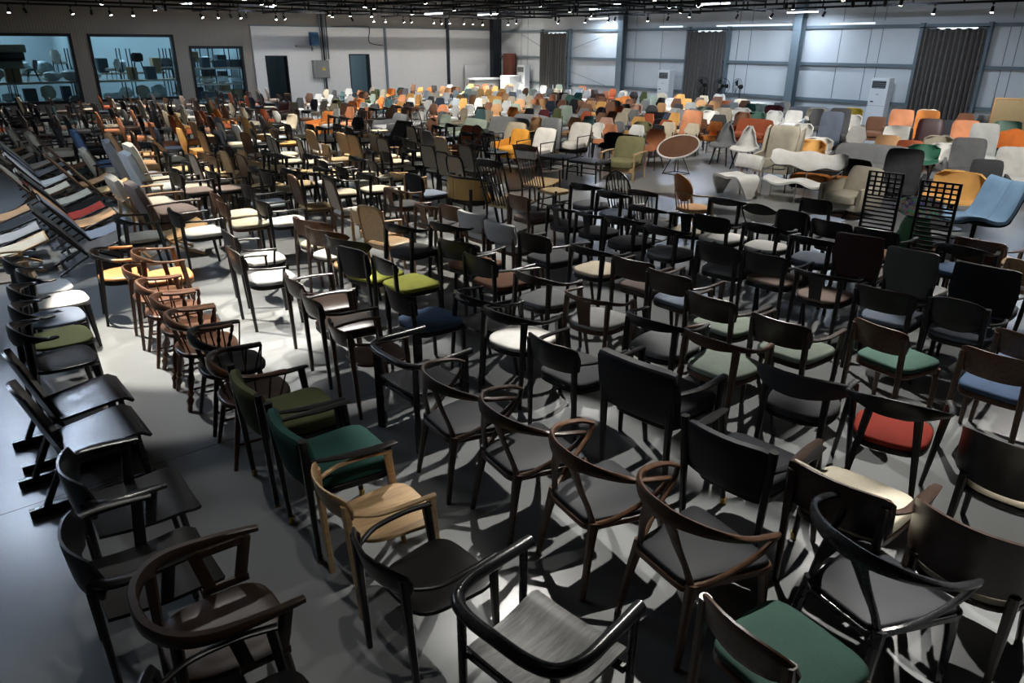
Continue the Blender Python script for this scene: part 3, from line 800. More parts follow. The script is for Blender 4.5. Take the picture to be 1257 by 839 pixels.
def B_roundback(w, s, ring=True):
    """orange round disc back, wood ring rail, low seat"""
    W, S = WM(w), (WM(w) if s == w and WM(w) in MATS else SM(s)); out = []
    out += seat_pair(W, S, outline(.46, .48, .44, 2.5), z=.40, fr=.03, th=.04)
    out.append(('backrest', sheet(G(), lambda u, v: (lambda a, r: (-.26-.05*(.23*r*math.sin(a)/.23)+.05*(r*math.cos(a))**2, .23*r*math.cos(a), .76+.20*r*math.sin(a)))(2*PI*u, max(v, .01)), 24, 4, .02), 'wood_or'))
    out.append(('top_rail', sweep(G(), both([(.12, -.28, .66), (-.08, -.29, .67), (-.22, -.2, .69), (-.28, 0, .70)]), .013, .012, 8), 'wood_ok'))
    for k in range(5):
        y = (k-2)*.075; out.append(('spindle', stick(G(), (-.2, y, .42), (-.275+abs(y)*.2, y*1.1, .69), .008, .007, 6), W))
    return out + legs(W, [(-.22, -.2, 0), (-.22, .2, 0), (.2, -.22, 0), (.2, .22, 0)], [(-.17, -.17, .42), (-.17, .17, .42), (.1, -.28, .66), (.1, .28, .66)], .011, .016)
def B_dine(w, s, z1=.86, hw=.245, round_=6, arms=False, back=None, seg=8):
    """upholstered dining chair, light enough for the far rows"""
    W, S = WM(w), (WM(w) if s == w and WM(w) in MATS else SM(s)); out = []
    out.append(('seat', pad(G(), outline(.48, .52, .48, 4, 16), .37, .11, .012, .03), S))
    def P(u, v):
        a, b = 2*u-1, 2*v-1
        k = max(.05, (1-abs(a)**round_)**(1/round_))
        z = (.47+z1)/2+(z1-.47)/2*b*k
        return (-.22-.16*(z-.5)-.04+.05*a*a, a*hw, z)
    out.append(('backrest', sheet(G(), P, 6, 4, lambda u, v: .06*(1-.5*abs(2*v-1)**4)*(1-.4*abs(2*u-1)**6)), SM(back) if back else S))
    ft = [(-.24, -.19, 0), (-.24, .19, 0), (.2, -.2, 0), (.2, .2, 0)]
    tp = [(-.23, -.16, .6), (-.23, .16, .6), (.17, -.18, .42), (.17, .18, .42)]
    if arms:
        for sg in (-1, 1): out.append(('armrest', sweep(G(), [(-.26, sg*.22, .66), (.0, sg*.27, .64), (.17, sg*.26, .63)], .016, .012, 6, (0, 0, 1), 2), W))
        tp[2:] = [(.15, -.262, .63), (.15, .262, .63)]
    return out + legs(W, ft, tp, .011, .016, 6)
# ------------------------------------------------------------------ kinds of seat: builder, object name, category, label, radius, anchor height
K = {}
def kind(key, fn, name, cat, lab, r=.27, z=.46): K[key] = (fn, name, cat, lab, r, z)
kind('rail', lambda w, s: B_rail(w, s, lr=.021, crest=.055), 'armchair', 'armchair', '{w} armchair with curved rail back, {s} seat')
kind('railc', lambda w, s: B_rail(w, s, crest=.085, rh=.72), 'armchair', 'armchair', '{w} armchair with deep curved crest, {s} seat')
kind('railr', lambda w, s: B_rail(w, s, crest=.10, rh=.72, dome=.03, rl=.45, a=.017, lr=.022, hw=.30), 'armchair', 'armchair', '{w} armchair with deep crest, narrow-set back legs, {s} seat')
kind('rails', lambda w, s: B_rail(w, s, crest=.075, xf=-.02, front='seat', drop=.01, rh=.75, lr=.022, a=.017), 'elbow_chair', 'chair', '{w} chair with short curved elbow rail, {s} seat')
kind('railp', lambda w, s: B_rail(w, s, splat='wide', crest=.02, xf=.12), 'armchair', 'armchair', '{w} armchair with flat centre splat, {s} seat')
kind('raily', lambda w, s: B_rail(w, s, splat='thin', crest=.02), 'armchair', 'armchair', '{w} armchair with narrow centre splat, {s} seat')
kind('raild', lambda w, s: B_rail(w, s, xf=-.03, front='seat', hw=.255, crest=.12, a=.022, n=3.4, solid=True, rh=.71, drop=.0, lr=.024), 'side_chair', 'chair', '{w} side chair with bent rail and bare {s} seat')
kind('railt', lambda w, s: B_rail(w, s, wrap='leather_tn', crest=.03, n=2.5), 'armchair', 'armchair', '{w} round armchair with tan leather wrapped arms')
kind('railw', lambda w, s: B_rail(w, s, crest=.06, n=3, solid=True), 'armchair', 'armchair', '{w} armchair with bent rail and wooden seat')
kind('stick', lambda w, s: B_panel(w, s, .60, .775, .235, .05, .018, None, 'stick', seatth=.045), 'armchair', 'armchair', '{w} armchair with low board back, {s} seat')
kind('stickw', lambda w, s: B_panel(w, s, .62, .775, .235, .06, .02, None, 'stick', solid=True, lean=.09), 'armchair', 'armchair', '{w} wooden armchair with board back, bare {s} seat')
kind('side', lambda w, s: B_panel(w, s, .60, .80, .225, .05, .018), 'side_chair', 'chair', '{w} side chair with board back, {s} seat')
kind('flat', lambda w, s: B_panel(w, s, .58, .78, .245, .06, .02, None, 'flat'), 'armchair', 'armchair', '{w} armchair with wide board back, {s} seat')
kind('oside', lambda w, s: B_panel(w, s, .62, .80, .22, .05, .024, None, None, .07, 2.4), 'side_chair', 'chair', '{w} side chair with oval back board, {s} seat')
kind('uph', lambda w, s: caps(B_panel(w, s, .47, .79, .25, .04, .07, s, 'paddle', rnd=9, seatth=.09, lz=.80)), 'armchair', 'armchair', '{w} armchair with {s} padded back and paddle arms', .3)
kind('cush', lambda w, s: B_panel(w, s, .50, .76, .26, .04, .022, None, 'paddle', rnd=8, seatth=.09, back_uph=s), 'armchair', 'armchair', '{w} armchair with {s} back cushion, paddle arms', .3)
kind('block', lambda w, s: B_panel(w, s, .46, .80, .26, .02, .085, s, 'flat', rnd=14, seatth=.08, lz=.7), 'armchair', 'armchair', '{w} armchair with blocky {s} back', .3)
kind('square', lambda w, s: B_panel(w, s, .48, .92, .235, .02, .055, s, None, rnd=12, lean=.06, lz=.6), 'side_chair', 'chair', '{w} side chair with square {s} padded back')
kind('squarea', lambda w, s: B_panel(w, 'bg' if s == 'leather_bl' else s, .48, .92, .26, .02, .055, s, 'flat', rnd=12, lean=.06, lz=.6), 'armchair', 'armchair', '{w} armchair with tall square {s} back')
kind('low2', lambda w, s: B_panel(w, s, .55, .79, .26, .05, .075, s, None, rnd=9, seatth=.09), 'side_chair', 'chair', '{w} chair with {s} padded back and seat')
kind('blackpad', lambda w, s: B_panel(w, s, .50, .82, .22, .04, .035, w, None, rnd=4, seatth=.05), 'side_chair', 'chair', '{w} side chair with rounded panel back, {s} seat')
kind('wish', lambda w, s: B_wish(w, s), 'armchair', 'armchair', '{w} sculpted armchair with forked back, {s} seat', .3)
kind('capt', lambda w, s: B_windsor(w, w if s == '-' else s, 'captain', True), 'windsor_armchair', 'armchair', '{w} captain chair with turned legs and spindles')
kind('capp', lambda w, s: B_windsor(w, w if s == '-' else s, 'captain', False), 'windsor_armchair', 'armchair', '{w} spindle armchair with plain splayed legs')
kind('hoop', lambda w, s: B_windsor(w, w if s == '-' else s, 'hoop', False), 'windsor_armchair', 'armchair', '{w} hoop-back spindle armchair')
kind('comb', lambda w, s: B_windsor(w, w if s == '-' else s, 'comb', False), 'spindle_chair', 'spindle chair', '{w} spindle side chair with straight crest')
kind('wrap', lambda w, s: B_wrap(w, s), 'tub_chair', 'tub chair', '{w} veneer tub chair wrapped round {s} cushion', .3)
kind('wrapu', lambda w, s: B_wrap(w, s, s, .07, .44, .76, 88, .30, True), 'armchair', 'armchair', '{w} legged armchair with {s} padded wraparound back', .3)
kind('tube', lambda w, s: B_tube(w, s), 'armchair', 'armchair', '{w} thick tube armchair with {s} board seat', .32)
kind('tubes', lambda w, s: B_tube(w, s, True, .026), 'armchair', 'armchair', '{w} thick horseshoe armchair on slab legs', .32)
kind('slot', lambda w, s: B_slot(w, s), 'armchair', 'armchair', '{w} horseshoe armchair with slotted side boards', .32)
kind('solid', lambda w, s: B_solidarm(w, s), 'armchair', 'armchair', '{w} wooden armchair with deep board back and bent arms', .3)
kind('low', lambda w, s: B_low(w, s), 'easy_chair', 'chair', '{w} low board easy chair with tall raked back', .3, .36)
kind('xl', lambda w, s: B_xl(w, s), 'easy_chair', 'easy chair', '{w} raked easy chair on crossed legs, {s} seat', .28, .36)
kind('xlc', lambda w, s: B_xl(w, s, cloth=1), 'easy_chair', 'easy chair', '{w} raked easy chair with {s} cushions', .28, .36)
kind('ladder', lambda w, s: B_ladder(w, s), 'ladder_back_chair', 'chair', '{w} very tall ladder-back chair with lattice head', .25, .46)
kind('rocker', lambda w, s: B_rocker(w, s), 'rocking_chair', 'rocking chair', '{w} tall spindle rocking chair with {s} seat', .34)
kind('rockerc', lambda w, s: B_rocker(w, s, 'w'), 'rocking_chair', 'rocking chair', '{w} tall spindle rocking chair with white headrest', .34)
kind('stool', lambda w, s: B_bench(w, s, .46, .40), 'stool', 'stool', '{w} stool with {s} seat', .25)
kind('bench', lambda w, s: B_bench(w, s, .78, .60), 'bench', 'bench', '{w} low bench with {s} seat', .45)
kind('bow', lambda w, s: B_bow(w, s), 'side_chair', 'chair', '{w} chair with swept back board, round {s} seat')
kind('oval', lambda w, s: B_ovalback(w, s), 'armchair', 'armchair', '{w} armchair with oval back board, {s} seat')
kind('bent', lambda w, s: B_bent(w, s), 'cafe_chair', 'chair', '{w} cafe chair with looping bent frame, {s} seat')
kind('cane', lambda w, s: B_cane(w, s), 'cane_chair', 'cane chair', '{w} framed chair with cane back, {s} seat')
kind('canea', lambda w, s: B_cane(w, s, arms=True), 'cane_chair', 'armchair', '{w} framed armchair with cane back, {s} seat')
kind('plank', lambda w, s: B_cane(w, s, back=w), 'side_chair', 'chair', '{w} chair with solid plank back, {s} seat')
kind('barrel', lambda w, s: B_barrel(w, s), 'barrel_chair', 'armchair', '{w} framed barrel chair with yellow woven back', .42)
kind('lounge', lambda w, s: B_lounge(w, s), 'lounge_chair', 'lounge chair', '{s} upholstered lounge chair', .4)
kind('loungesw', lambda w, s: B_lounge(w, s, .78, .74, .78, 'uph', foot='swivel'), 'lounge_chair', 'lounge chair', '{s} upholstered swivel lounge chair', .4)
kind('high', lambda w, s: B_lounge(w, s, .66, .72, 1.05, 'none', foot='swivel', lean=.22), 'lounge_chair', 'lounge chair', '{s} high-back lounge chair', .36)
kind('higha', lambda w, s: B_lounge(w, s, .70, .72, 1.0, 'wood', lean=.22), 'lounge_chair', 'lounge chair', '{s} high-back lounge chair with {w} arms', .36)
kind('tuft', lambda w, s: B_lounge(w, s, .80, .80, .95, 'uph', tuft=True, lean=.2), 'lounge_chair', 'lounge chair', '{s} tufted lounge chair', .42)
kind('tuftn', lambda w, s: B_lounge(w, s, .72, .74, .9, 'none', tuft=True, lean=.22, foot='swivel'), 'lounge_chair', 'lounge chair', '{s} armless tufted lounge chair', .38)
kind('wing', lambda w, s: B_lounge(w, s, .82, .78, 1.08, 'uph', tuft=True, wing=True, lean=.14), 'wing_chair', 'lounge chair', '{s} buttoned wing chair', .42)
kind('wooda', lambda w, s: B_lounge(w, s, .74, .74, .82, 'wood', lean=.2), 'lounge_chair', 'lounge chair', '{s} cushioned easy chair with {w} frame', .38)
kind('metala', lambda w, s: B_lounge(w, s, .70, .72, .82, 'metal', lean=.2), 'lounge_chair', 'lounge chair', '{s} lounge chair with square black metal arms', .38)
kind('sofa', lambda w, s: B_lounge(w, s, 1.7, .82, .78, 'uph', cush=2), 'sofa', 'sofa', '{s} upholstered two-seat sofa', .7)
kind('loves', lambda w, s: B_lounge(w, s, 1.3, .80, .76, 'uph', cush=1), 'loveseat', 'sofa', '{s} upholstered loveseat with two arms', .55)
kind('ssofa', lambda w, s: B_lounge(w, s, 1.5, .75, .72, 'metal', cush=2, back='bk'), 'sofa', 'sofa', 'black low-back sofa with {s} seat cushions', .6)
kind('shell', lambda w, s: B_shell(w, s), 'shell_chair', 'shell chair', '{s} shell chair on slim legs')
kind('egg', lambda w, s: B_shell(w, s, 'egg', h=.95, hw=.3), 'shell_chair', 'shell chair', '{s} egg-backed shell chair', .3)
kind('waist', lambda w, s: B_shell(w, s, 'waist', h=.86), 'shell_chair', 'shell chair', '{s} waisted shell chair')
kind('tub', lambda w, s: B_shell(w, s, 'tub', h=.78, hw=.31), 'tub_chair', 'tub chair', '{s} rounded tub chair on legs', .3)
kind('tulip', lambda w, s: B_shell(w, s, 'waist', 'ped', .84), 'pedestal_chair', 'shell chair', '{s} chair on round pedestal')
kind('tubs', lambda w, s: B_shell(w, s, 'tub', 'ped', h=.86, hw=.46), 'swivel_chair', 'lounge chair', '{s} broad swivel tub chair', .38)
kind('lshell', lambda w, s: B_lshell(w, s), 'lounge_chair', 'lounge chair', '{s} flowing lounge shell on swivel foot', .46, .36)
kind('fold', lambda w, s: B_fold(w, s), 'folded_seat_chair', 'lounge chair', '{s} chair with seat folding down at the sides', .42)
kind('wavy', lambda w, s: B_wavy(w, s), 'sofa', 'sofa', '{s} wavy two-seat sofa with bent metal legs', .6, .42)
kind('oshell', lambda w, s: B_ovalshell(w, s), 'saucer_chair', 'lounge chair', '{s} saucer chair with white rim on wire foot', .45, .46)
kind('orange', lambda w, s: B_roundback(w, s), 'armchair', 'armchair', 'armchair with round orange back disc and oak rail', .28)
kind('dine', lambda w, s: B_dine(w, s), 'dining_chair', 'dining chair', '{s} upholstered dining chair')
kind('dinea', lambda w, s: B_dine(w, s, arms=True, z1=.82, hw=.235), 'dining_armchair', 'dining chair', '{s} upholstered dining armchair')
kind('diner', lambda w, s: B_dine(w, s, round_=2.4), 'dining_chair', 'dining chair', '{s} round-backed dining chair')
kind('dineh', lambda w, s: B_dine(w, s, z1=.95, hw=.215), 'dining_chair', 'dining chair', '{s} high-backed dining chair')
WN = dict(bk='black', dk='dark brown', wn='walnut brown', rd='reddish brown', ok='oak', bt='pale beech', gw='grey wood', bg='black')
SN = dict(w='white', c='cream', g='grey', lg='light grey', dg='dark grey', b='blue', bg='blue-grey', gr='green', dgr='dark green', ol='olive', sg='sage green', lm='lime green',
          rd='red', br='brown', tp='taupe', ye='yellow', am='amber', og='orange', co='tan orange', te='teal', ma='maroon', nv='navy', be='beige', sky='sky blue', ru='rust', ta='tan',
          pk='dusty pink', mu='mustard', bk='black', lb='pale blue', rush='woven rush', cane='cane', blackweave='black woven', leather_bl='black leather', leather_tn='tan leather', fgr='dull green',
          leather_ma='maroon leather', leather_gg='grey-green leather', leather_rb='brown leather', leather_gy='grey leather', leather_wl='white leather', leather_gn='green leather', leather_or_='orange leather',
          wn='walnut', dk='dark wood', ok='oak', bt='pale wood', gw='grey wood', rd_='reddish', bg_='black', blk='black')
# ------------------------------------------------------------------ where each seat stands: kind, frame, cover, seat centre in the photo, heading (deg), # short name
DATA = '''
raild bk w 55 352 0
raild bk w 72 366 0
raild bk bg 66 388 0
raild bk ol 72 413 0 # green-seated side chair
raild bk wood_bg 78 443 2
low bg bg 102 490 0
low bg bg 116 524 0 # nearest low board easy chair
solid bg bg 170 612 -2
solid bk bk 188 698 -2
slot dk dk 276 772 -4 # slotted horseshoe armchair
railt bk leather_tn 166 338 -8 # tan-wrapped round armchair
rail wn leather_tn 190 340 -8
railw rd rd 200 360 -6
capp rd rd 214 378 -6
capt rd rd 232 396 -6
capt rd rd 250 416 -6 # nearest captain chair
capp bk bk 283 443 -6 # black spindle armchair
capp rd rd 311 477 -6
uph bk ol 366 510 -4 # olive armchair
uph bk dgr 420 563 -4 # dark green armchair
stickw bt bt 474 626 -6 # pale beech armchair
stickw bk bk 534 704 -6
tube bg gw 668 792 -3 # thick tube armchair
stickw bk bk 318 888 -6
stick dk dk 402 373 -6
stick dk dk 426 397 -6
stickw wn wood_rd 462 432 -6 # walnut wooden armchair
tubes bg bg 518 462 -8 # slab-legged armchair
wish dk leather_bl 578 510 -8
wish dk leather_bl 648 548 -8
wish wn leather_bl 742 602 -10
wish wn leather_bl 856 668 -10 # nearest brown sculpted armchair
oside wn gr 966 806 -14
side bk b 546 393 0
railw bg bg 582 393 -3
rail bk w 640 415 -4 # white-seated black armchair
flat bk dg 712 455 -8
block bk leather_bl 815 490 -8 # blocky leather armchair
uph bk leather_bl 920 574 -12
cush dk be 1048 622 -14 # beige-cushioned armchair
wish bg leather_bl 1082 716 -14 # black sculpted armchair
rail dk g 672 367 -4
railp wn lg 735 392 -6 # armchair with flat brown splat
rail bk g 815 424 -6
rail wn sg 888 448 -8
wrapu bk dg 985 492 -10 # dark grey wraparound armchair
railr bk rd 1095 528 20 # red-seated armchair
wrap dk be 1192 690 -12 # dark veneer tub chair
rail bk c 735 331 0 # cream-seated black armchair
flat dk tp 797 350 -6
flat dk bg 838 366 -6
flat dk sg 892 398 -8
flat dk sg 975 428 -8
side wn gr 1100 440 -10 # green-seated side chair with walnut board
side wn b 1228 474 -10 # blue-seated walnut side chair
wrap bk c 1246 588 -12 # black tub chair
flat bk dg 678 316 -4
rails bk dg 772 297 -4
rails bk g 822 310 -4
flat bk g 895 330 -4
flat bk tp 950 342 -6
railp bk tp 1012 362 -8 # black armchair with flat splat
flat bk bg 1092 388 -8
oval bk bg 1180 408 -10
side wn b 1266 450 -10
raily bk dg 700 276 -4
raily bk dg 733 284 -4
rails bk bg 758 262 -4
rail bk dg 802 276 -4
railp bk c 845 283 -4
flat bk w 886 292 -6
railc bk w 940 303 -6
rail bk bg 1000 318 -8
square bk leather_ma 1056 334 -10 # maroon square-backed chair
square bk leather_gg 1124 356 -10 # grey-green square-backed chair
squarea bk leather_bl 1208 378 -12 # tall black leather armchair
side wn tp 655 266 -4
rails bk g 724 251 -4
hoop bk - 772 252 -8 # hoop-back armchair
comb dk - 800 268 -6 # spindle side chair
orange ok ta 852 254 -20 # orange disc armchair
rails bk dg 900 272 -10
bent bk bk 936 279 -6 # looping cafe chair
blackpad bk bk 980 288 -6
side bk bg 1010 271 -8
flat bk dg 1046 300 -8
flat bk ta 1096 310 -8
railc bk b 1162 326 -10
cush wn w 1206 322 -12 # white-cushioned armchair by the blue lounge
cush ok w 1270 350 -14
ladder bk bk 1068 304 -14 # taller-looking ladder-back
ladder bk bk 1134 322 -14
oval bk w 322 318 -4
oval bk g 332 341 -4
flat bk w 250 285 -2 # white-seated armchair
rail bk c 176 291 -2
flat bk w 346 272 -4
side wn c 295 263 -4
side wn c 312 274 -4
flat bk lb 331 250 -4
xl ok ok 200 284 -2
wooda ok be 192 242 0
wooda wn tp 206 250 0
high bk be 190 216 0
higha wn lg 204 222 0 # light grey high-back lounge chair
plank wn rush 388 253 -6
cane wn w 432 259 -6
stick bt bt 470 287 -6
plank bt bt 488 298 -6 # beech plank-backed chair
bow wn c 393 298 20
bow wn w 412 312 20
bow bk ta 437 324 20
blackpad bk lm 468 338 14 # lime-seated chair
oside bk lm 492 345 4
rails bk dg 508 303 -6
rails bk dg 547 305 -6
flat bk br 582 324 -6
flat bk br 616 345 -6
railp rd dg 497 251 -8
railp wn dg 540 273 -6
side wn dg 573 279 -6
low2 wn lg 600 288 -10
low2 wn lg 636 302 -10
rail ok c 503 232 -6
blackpad bk bg 532 238 -4
cane bk c 540 208 -4
cane bk lb 560 218 -4
canea bk c 574 224 -4
cane wn c 586 208 -4
barrel bk ye 574 238 -8 # yellow woven barrel chair
rocker bk rush 624 246 -10 # black spindle rocking chair
rockerc wn rush 664 222 -10 # oak spindle rocking chair
stool bk rush 681 230 0 # black stool with rush seat
xlc wn be 45 200 -4
xlc bk g 52 208 -4
xlc dk w 60 220 -4
xlc wn c 72 232 -4
xlc bk be 80 243 -4
xl bk bk 88 252 -4
xl bk rd 96 259 -4
xl dk ta 106 268 -4
xl bk bg 120 281 -4
xl bk blackweave 130 294 -4 # black woven easy chair
xl wn ta 6 262 -4
xl bk blackweave 4 274 -4
xl bk g 8 287 -4
xl ok be 14 301 -4
stickw bt bt 14 338 -2
xlc bk ta 12 186 -4
xlc wn be 20 194 -4
xl wn br 96 200 -4
xl bk bk 108 208 -4
xl wn ta 122 220 -4
xl wn rush 136 226 -4
lounge bk dg 92 172 -4
square bk te 84 150 -10
wooda bk be 150 200 -4
high bk g 152 212 -4
high bk b 138 196 -4
higha ok ta 168 196 -4
dineh wn co 138 160 -4
dineh wn co 166 168 -4
fold bt w 904 214 168 # white folded-seat chair
wavy metal_cr w 982 222 192 # white wavy sofa
wing wn be 957 193 192 # beige wing chair
lshell metal_bk sky 1196 268 150 # sky blue lounge shell
tubs metal_bk am 1172 246 165 # amber swivel tub chair
loungesw metal_bk be 1044 232 172
oshell metal_bk br 832 188 190 # brown saucer chair
wooda bt fgr 764 192 200 # green cushioned easy chair
bench bk blackweave 684 189 190
bench bk blackweave 724 194 190
metala metal_bk c 629 172 190
metala metal_bk w 656 178 190
metala metal_bk w 692 172 190
waist wn co 800 182 190 # tan orange waisted chair
dinea wn og 872 168 190
egg metal_bk g 888 178 190
egg metal_bk w 914 183 190 # white egg-backed chair
high metal_bk co 832 166 190
wooda wn ru 564 176 190 # rust easy chair
xlc bk bk 476 176 190
stool bk lg 484 162 0
stool bk lg 505 166 0
stool bk lg 522 166 0
loves bk g 476 152 170 # grey loveseat
tub wn lg 513 152 190
tuft bk dg 1104 222 200
tuft bk g 1180 203 200 # grey tufted lounge chair
lounge bk dg 1212 222 205
tuftn bk w 1246 215 205 # white tufted lounge chair
sofa bk g 1054 197 195 # grey two-seat sofa
ssofa metal_bk og 1018 213 195
tub bk leather_gn 1136 198 200 # green leather tub chair
high bk lg 1206 188 205
high bk leather_gn 1234 184 205
lounge bk ru 1114 194 200 # rust lounge chair
tub bk w 1156 198 200
wooda wn w 1100 176 200
higha wn co 1096 160 200
high wn og 1134 166 200 # orange high-back chair
high bk leather_ma 1136 180 200 # maroon high-back chair
tuft bk co 1184 176 205
lounge bk br 1076 160 200
tub bk c 1137 148 200
lounge bk dg 1116 160 200
lounge bk dg 1158 164 200
dine wn co 1184 158 205
dineh bk bk 1206 166 205
lounge wn og 1236 162 205
tub wn be 1150 186 200
dineh ok w 1052 184 195
lounge ok ta 1078 186 195
shell bk w 1050 158 195
tub bk mu 1045 146 195
high bk bg 1014 168 195
high bk dg 1024 162 195
dineh bk dg 998 156 195
tub wn c 1026 154 195
tub bk c 1000 146 195
lounge bk w 970 150 195
sofa bk g 990 144 195
tulip metal_cr w 982 172 195
tub bk w 1010 190 195
shell bk lg 948 152 195
tub bk ma 948 142 195
loves bk w 926 136 195
lounge bk c 908 134 195
tub bk lg 908 146 195
tub bk w 870 150 190
tub bk w 886 146 190
shell bk w 897 126 190
tub bk sg 862 144 190
tub bk am 990 192 190
loves wn ru 916 160 190 # rust loveseat
shell bk br 908 154 190
tub ok gr 926 152 190
dine bk dg 876 160 190
dineh bk be 888 156 190
'''
# chairs of the far rows: kind, cover, middle of the back in the photo (height .68 m)
FAR = '''
lounge leather_rb 346 130,dine c 362 132,dine w 369 126,dine dg 386 128,dine w 391 121,diner c 398 130,dine br 380 120,dine w 406 122,dine dg 414 124,dine g 428 124,shell og 436 129,
lounge og 400 142,dineh g 413 144,dineh co 430 142,waist c 363 148,lounge bk 326 146,dine am 331 158,dine c 312 157,dine bk 306 166,dine bk 298 150,dine br 288 156,dine ru 250 142,dine ta 238 158,
shell og 446 126,shell w 450 131,shell g 463 133,dine og 468 125,dine sg 458 121,dine te 478 128,diner br 494 114,dine co 494 122,dine am 504 120,dine am 514 122,dine w 505 126,dine w 516 119,
dine c 528 119,dine c 537 117,dine w 548 119,dine dg 529 124,dine nv 540 126,dine lb 560 127,dine lg 526 129,diner br 534 134,diner co 545 135,diner lg 557 136,dineh am 572 130,shell sg 551 147,
shell lg 523 140,diner br 531 153,dine am 590 114,dine am 600 115,dine w 610 117,dine og 617 118,dine g 626 118,dineh w 640 110,dine w 637 115,tulip w 669 109,dine g 676 114,tub c 686 112,dine w 660 118,
dine am 603 123,dine w 594 124,dine ta 580 122,dineh w 584 130,dine am 613 124,dine c 626 124,dine w 640 121,dine c 650 123,dine ta 610 134,dine lg 622 130,dine co 655 128,dine ta 668 127,dine nv 676 130,dine br 690 129,
dine sg 637 134,dine gr 700 122,tub dgr 712 124,dineh te 598 146,loves sg 580 150,sofa g 622 148,sofa g 648 146,dine ma 668 142,dineh ol 684 144,diner g 692 136,dineh sg 703 140,lounge ye 650 163,high leather_gy 673 163,
dine w 697 115,dine lb 710 115,dine co 717 110,dine w 721 116,dine dk 729 115,shell br 739 119,dine ru 752 114,diner w 765 118,dine dk 777 118,dineh ol 790 121,dine sg 802 123,dineh bk 811 129,diner co 832 122,dine am 843 127,
dine ta 725 130,dine am 738 131,dineh br 750 134,dine bk 766 134,shell pk 783 133,dine g 792 130,loves bk 806 142,dinea nv 820 145,dine lg 830 140,dine ru 720 144,dine ta 706 152,dineh te 722 155,
diner bk 738 138,dine br 739 146,dineh br 752 148,dineh c 766 150,dine am 780 151,dine ru 796 147,tub fgr 798 154,dinea bk 811 160,dine c 824 158,dineh am 833 150,dine ru 830 156,
diner w 736 159,dine co 748 161,diner g 760 157,tub bk 760 168,tub bk 780 171,dine w 782 162,dine c 843 150,dine g 832 141,dine g 850 140,dine c 884 140,dine w 900 132,
dine c 648 134,dine br 720 134,dine g 710 140,dine w 660 136,dine bk 650 140,dine c 770 140,dine g 784 142,dine br 860 154,dine c 850 160,dine am 566 122,dine sg 575 114,dine c 582 112,dine w 624 112,
dine ta 640 128,dine og 630 138,dine bk 590 138,dine br 600 132,dine c 570 140,dine g 540 144,dine br 512 138,dine dk 500 134,dine dk 486 136,dine dk 474 140,dine bk 452 140,dine bk 440 152
'''
# the crowded block by the glazed rooms: rows of mixed chairs seen only in part
MID = '''
plank ok c 300 218,side wn rush 284 214,plank wn c 318 222,rails bk rush 338 228,flat bk c 352 232,rail bk rush 372 226,rails bk rush 340 206,side ok rush 320 204,rails bk rush 360 210,rail bk w 398 224,
rails bk rush 392 210,flat bk c 416 218,rail bk c 420 236,flat bk w 440 226,rails bk c 450 214,rail bk c 462 232,stick bk c 478 218,side bk c 488 206,rails bk c 470 204,plank ok c 452 194,plank ok rush 436 190,
canea ok c 470 192,cane wn c 486 198,side ok rush 420 196,cane bk c 352 194,cane bk c 364 197,cane bk c 380 198,plank ok c 398 186,side wn am 354 176,rails bk c 336 190,plank wn c 316 190,side bk rush 300 200,
rails bk rush 282 196,stick wn c 268 206,flat bk rush 252 212,rail bk c 236 216,rails bk rush 222 208,side bk be 240 228,cane wn c 262 222,stick bk tp 274 232,flat bk tp 228 236,
plank wn ta 196 190,xl ok ta 184 202,dineh co 200 176,square bk nv 214 182,side bk be 210 196,plank ok c 238 190,dineh am 246 184,dineh bk 262 182,square bk g 280 186,dineh c 292 176,dineh am 318 168,
dine w 306 174,square bk bk 300 190,dineh og 244 172,dine ru 226 160,dine c 218 154,dine am 232 156,dineh br 258 158,dine bk 272 160,dineh g 280 168,dine br 262 170,dine c 246 150,dine w 236 144,dineh ol 268 148,
dine br 284 146,dine c 296 142,dine og 276 150,dineh dg 204 158,dine bk 190 160,dine co 178 152,dine bk 196 146,dineh be 186 142,dine br 208 142,dine bk 222 146,dine g 228 136,dine dk 252 138,
dine bk 118 158,dine dg 100 160,dine be 74 146,dine be 106 142,dine be 130 142,dine bk 152 150,dine dk 160 156,dine bk 40 152,dine bk 24 160,dine dk 12 168,dine bk 60 166,wooda wn be 34 176,wooda bk c 60 182,
lounge bk bk 20 146,dine bk 6 146,dine bk 50 140,flat bk bk 116 186,flat bk bk 128 180,rails bk bk 148 180,rails bk dg 176 178,
rails dk c 424 168,stick bk lb 430 178,flat bk c 446 172,rails bk c 404 172,side bk w 390 168,side bk c 372 168,rail bk lb 340 168,stool ok am 452 164,stool bk c 466 158,rails bk g 500 186,flat bk c 518 190,
rails bk bk 512 202,cane bk c 518 180,cane bk c 534 184,dineh dg 538 188,canea ok c 556 196,rails bk bk 560 168,rails bk bk 584 180,hoop bk - 596 182,comb bk - 610 186,comb bk - 590 196,stool bk br 600 164,rails bk bk 546 170,rails bk bk 430 158,rails bk bk 416 156,
rails bk bk 466 146,rails dk dk 480 144,rails dk dk 494 142,rails dk dk 506 144,rails rd dk 518 146,rails dk dk 454 148,hoop dk - 520 156,hoop dk - 540 160
'''

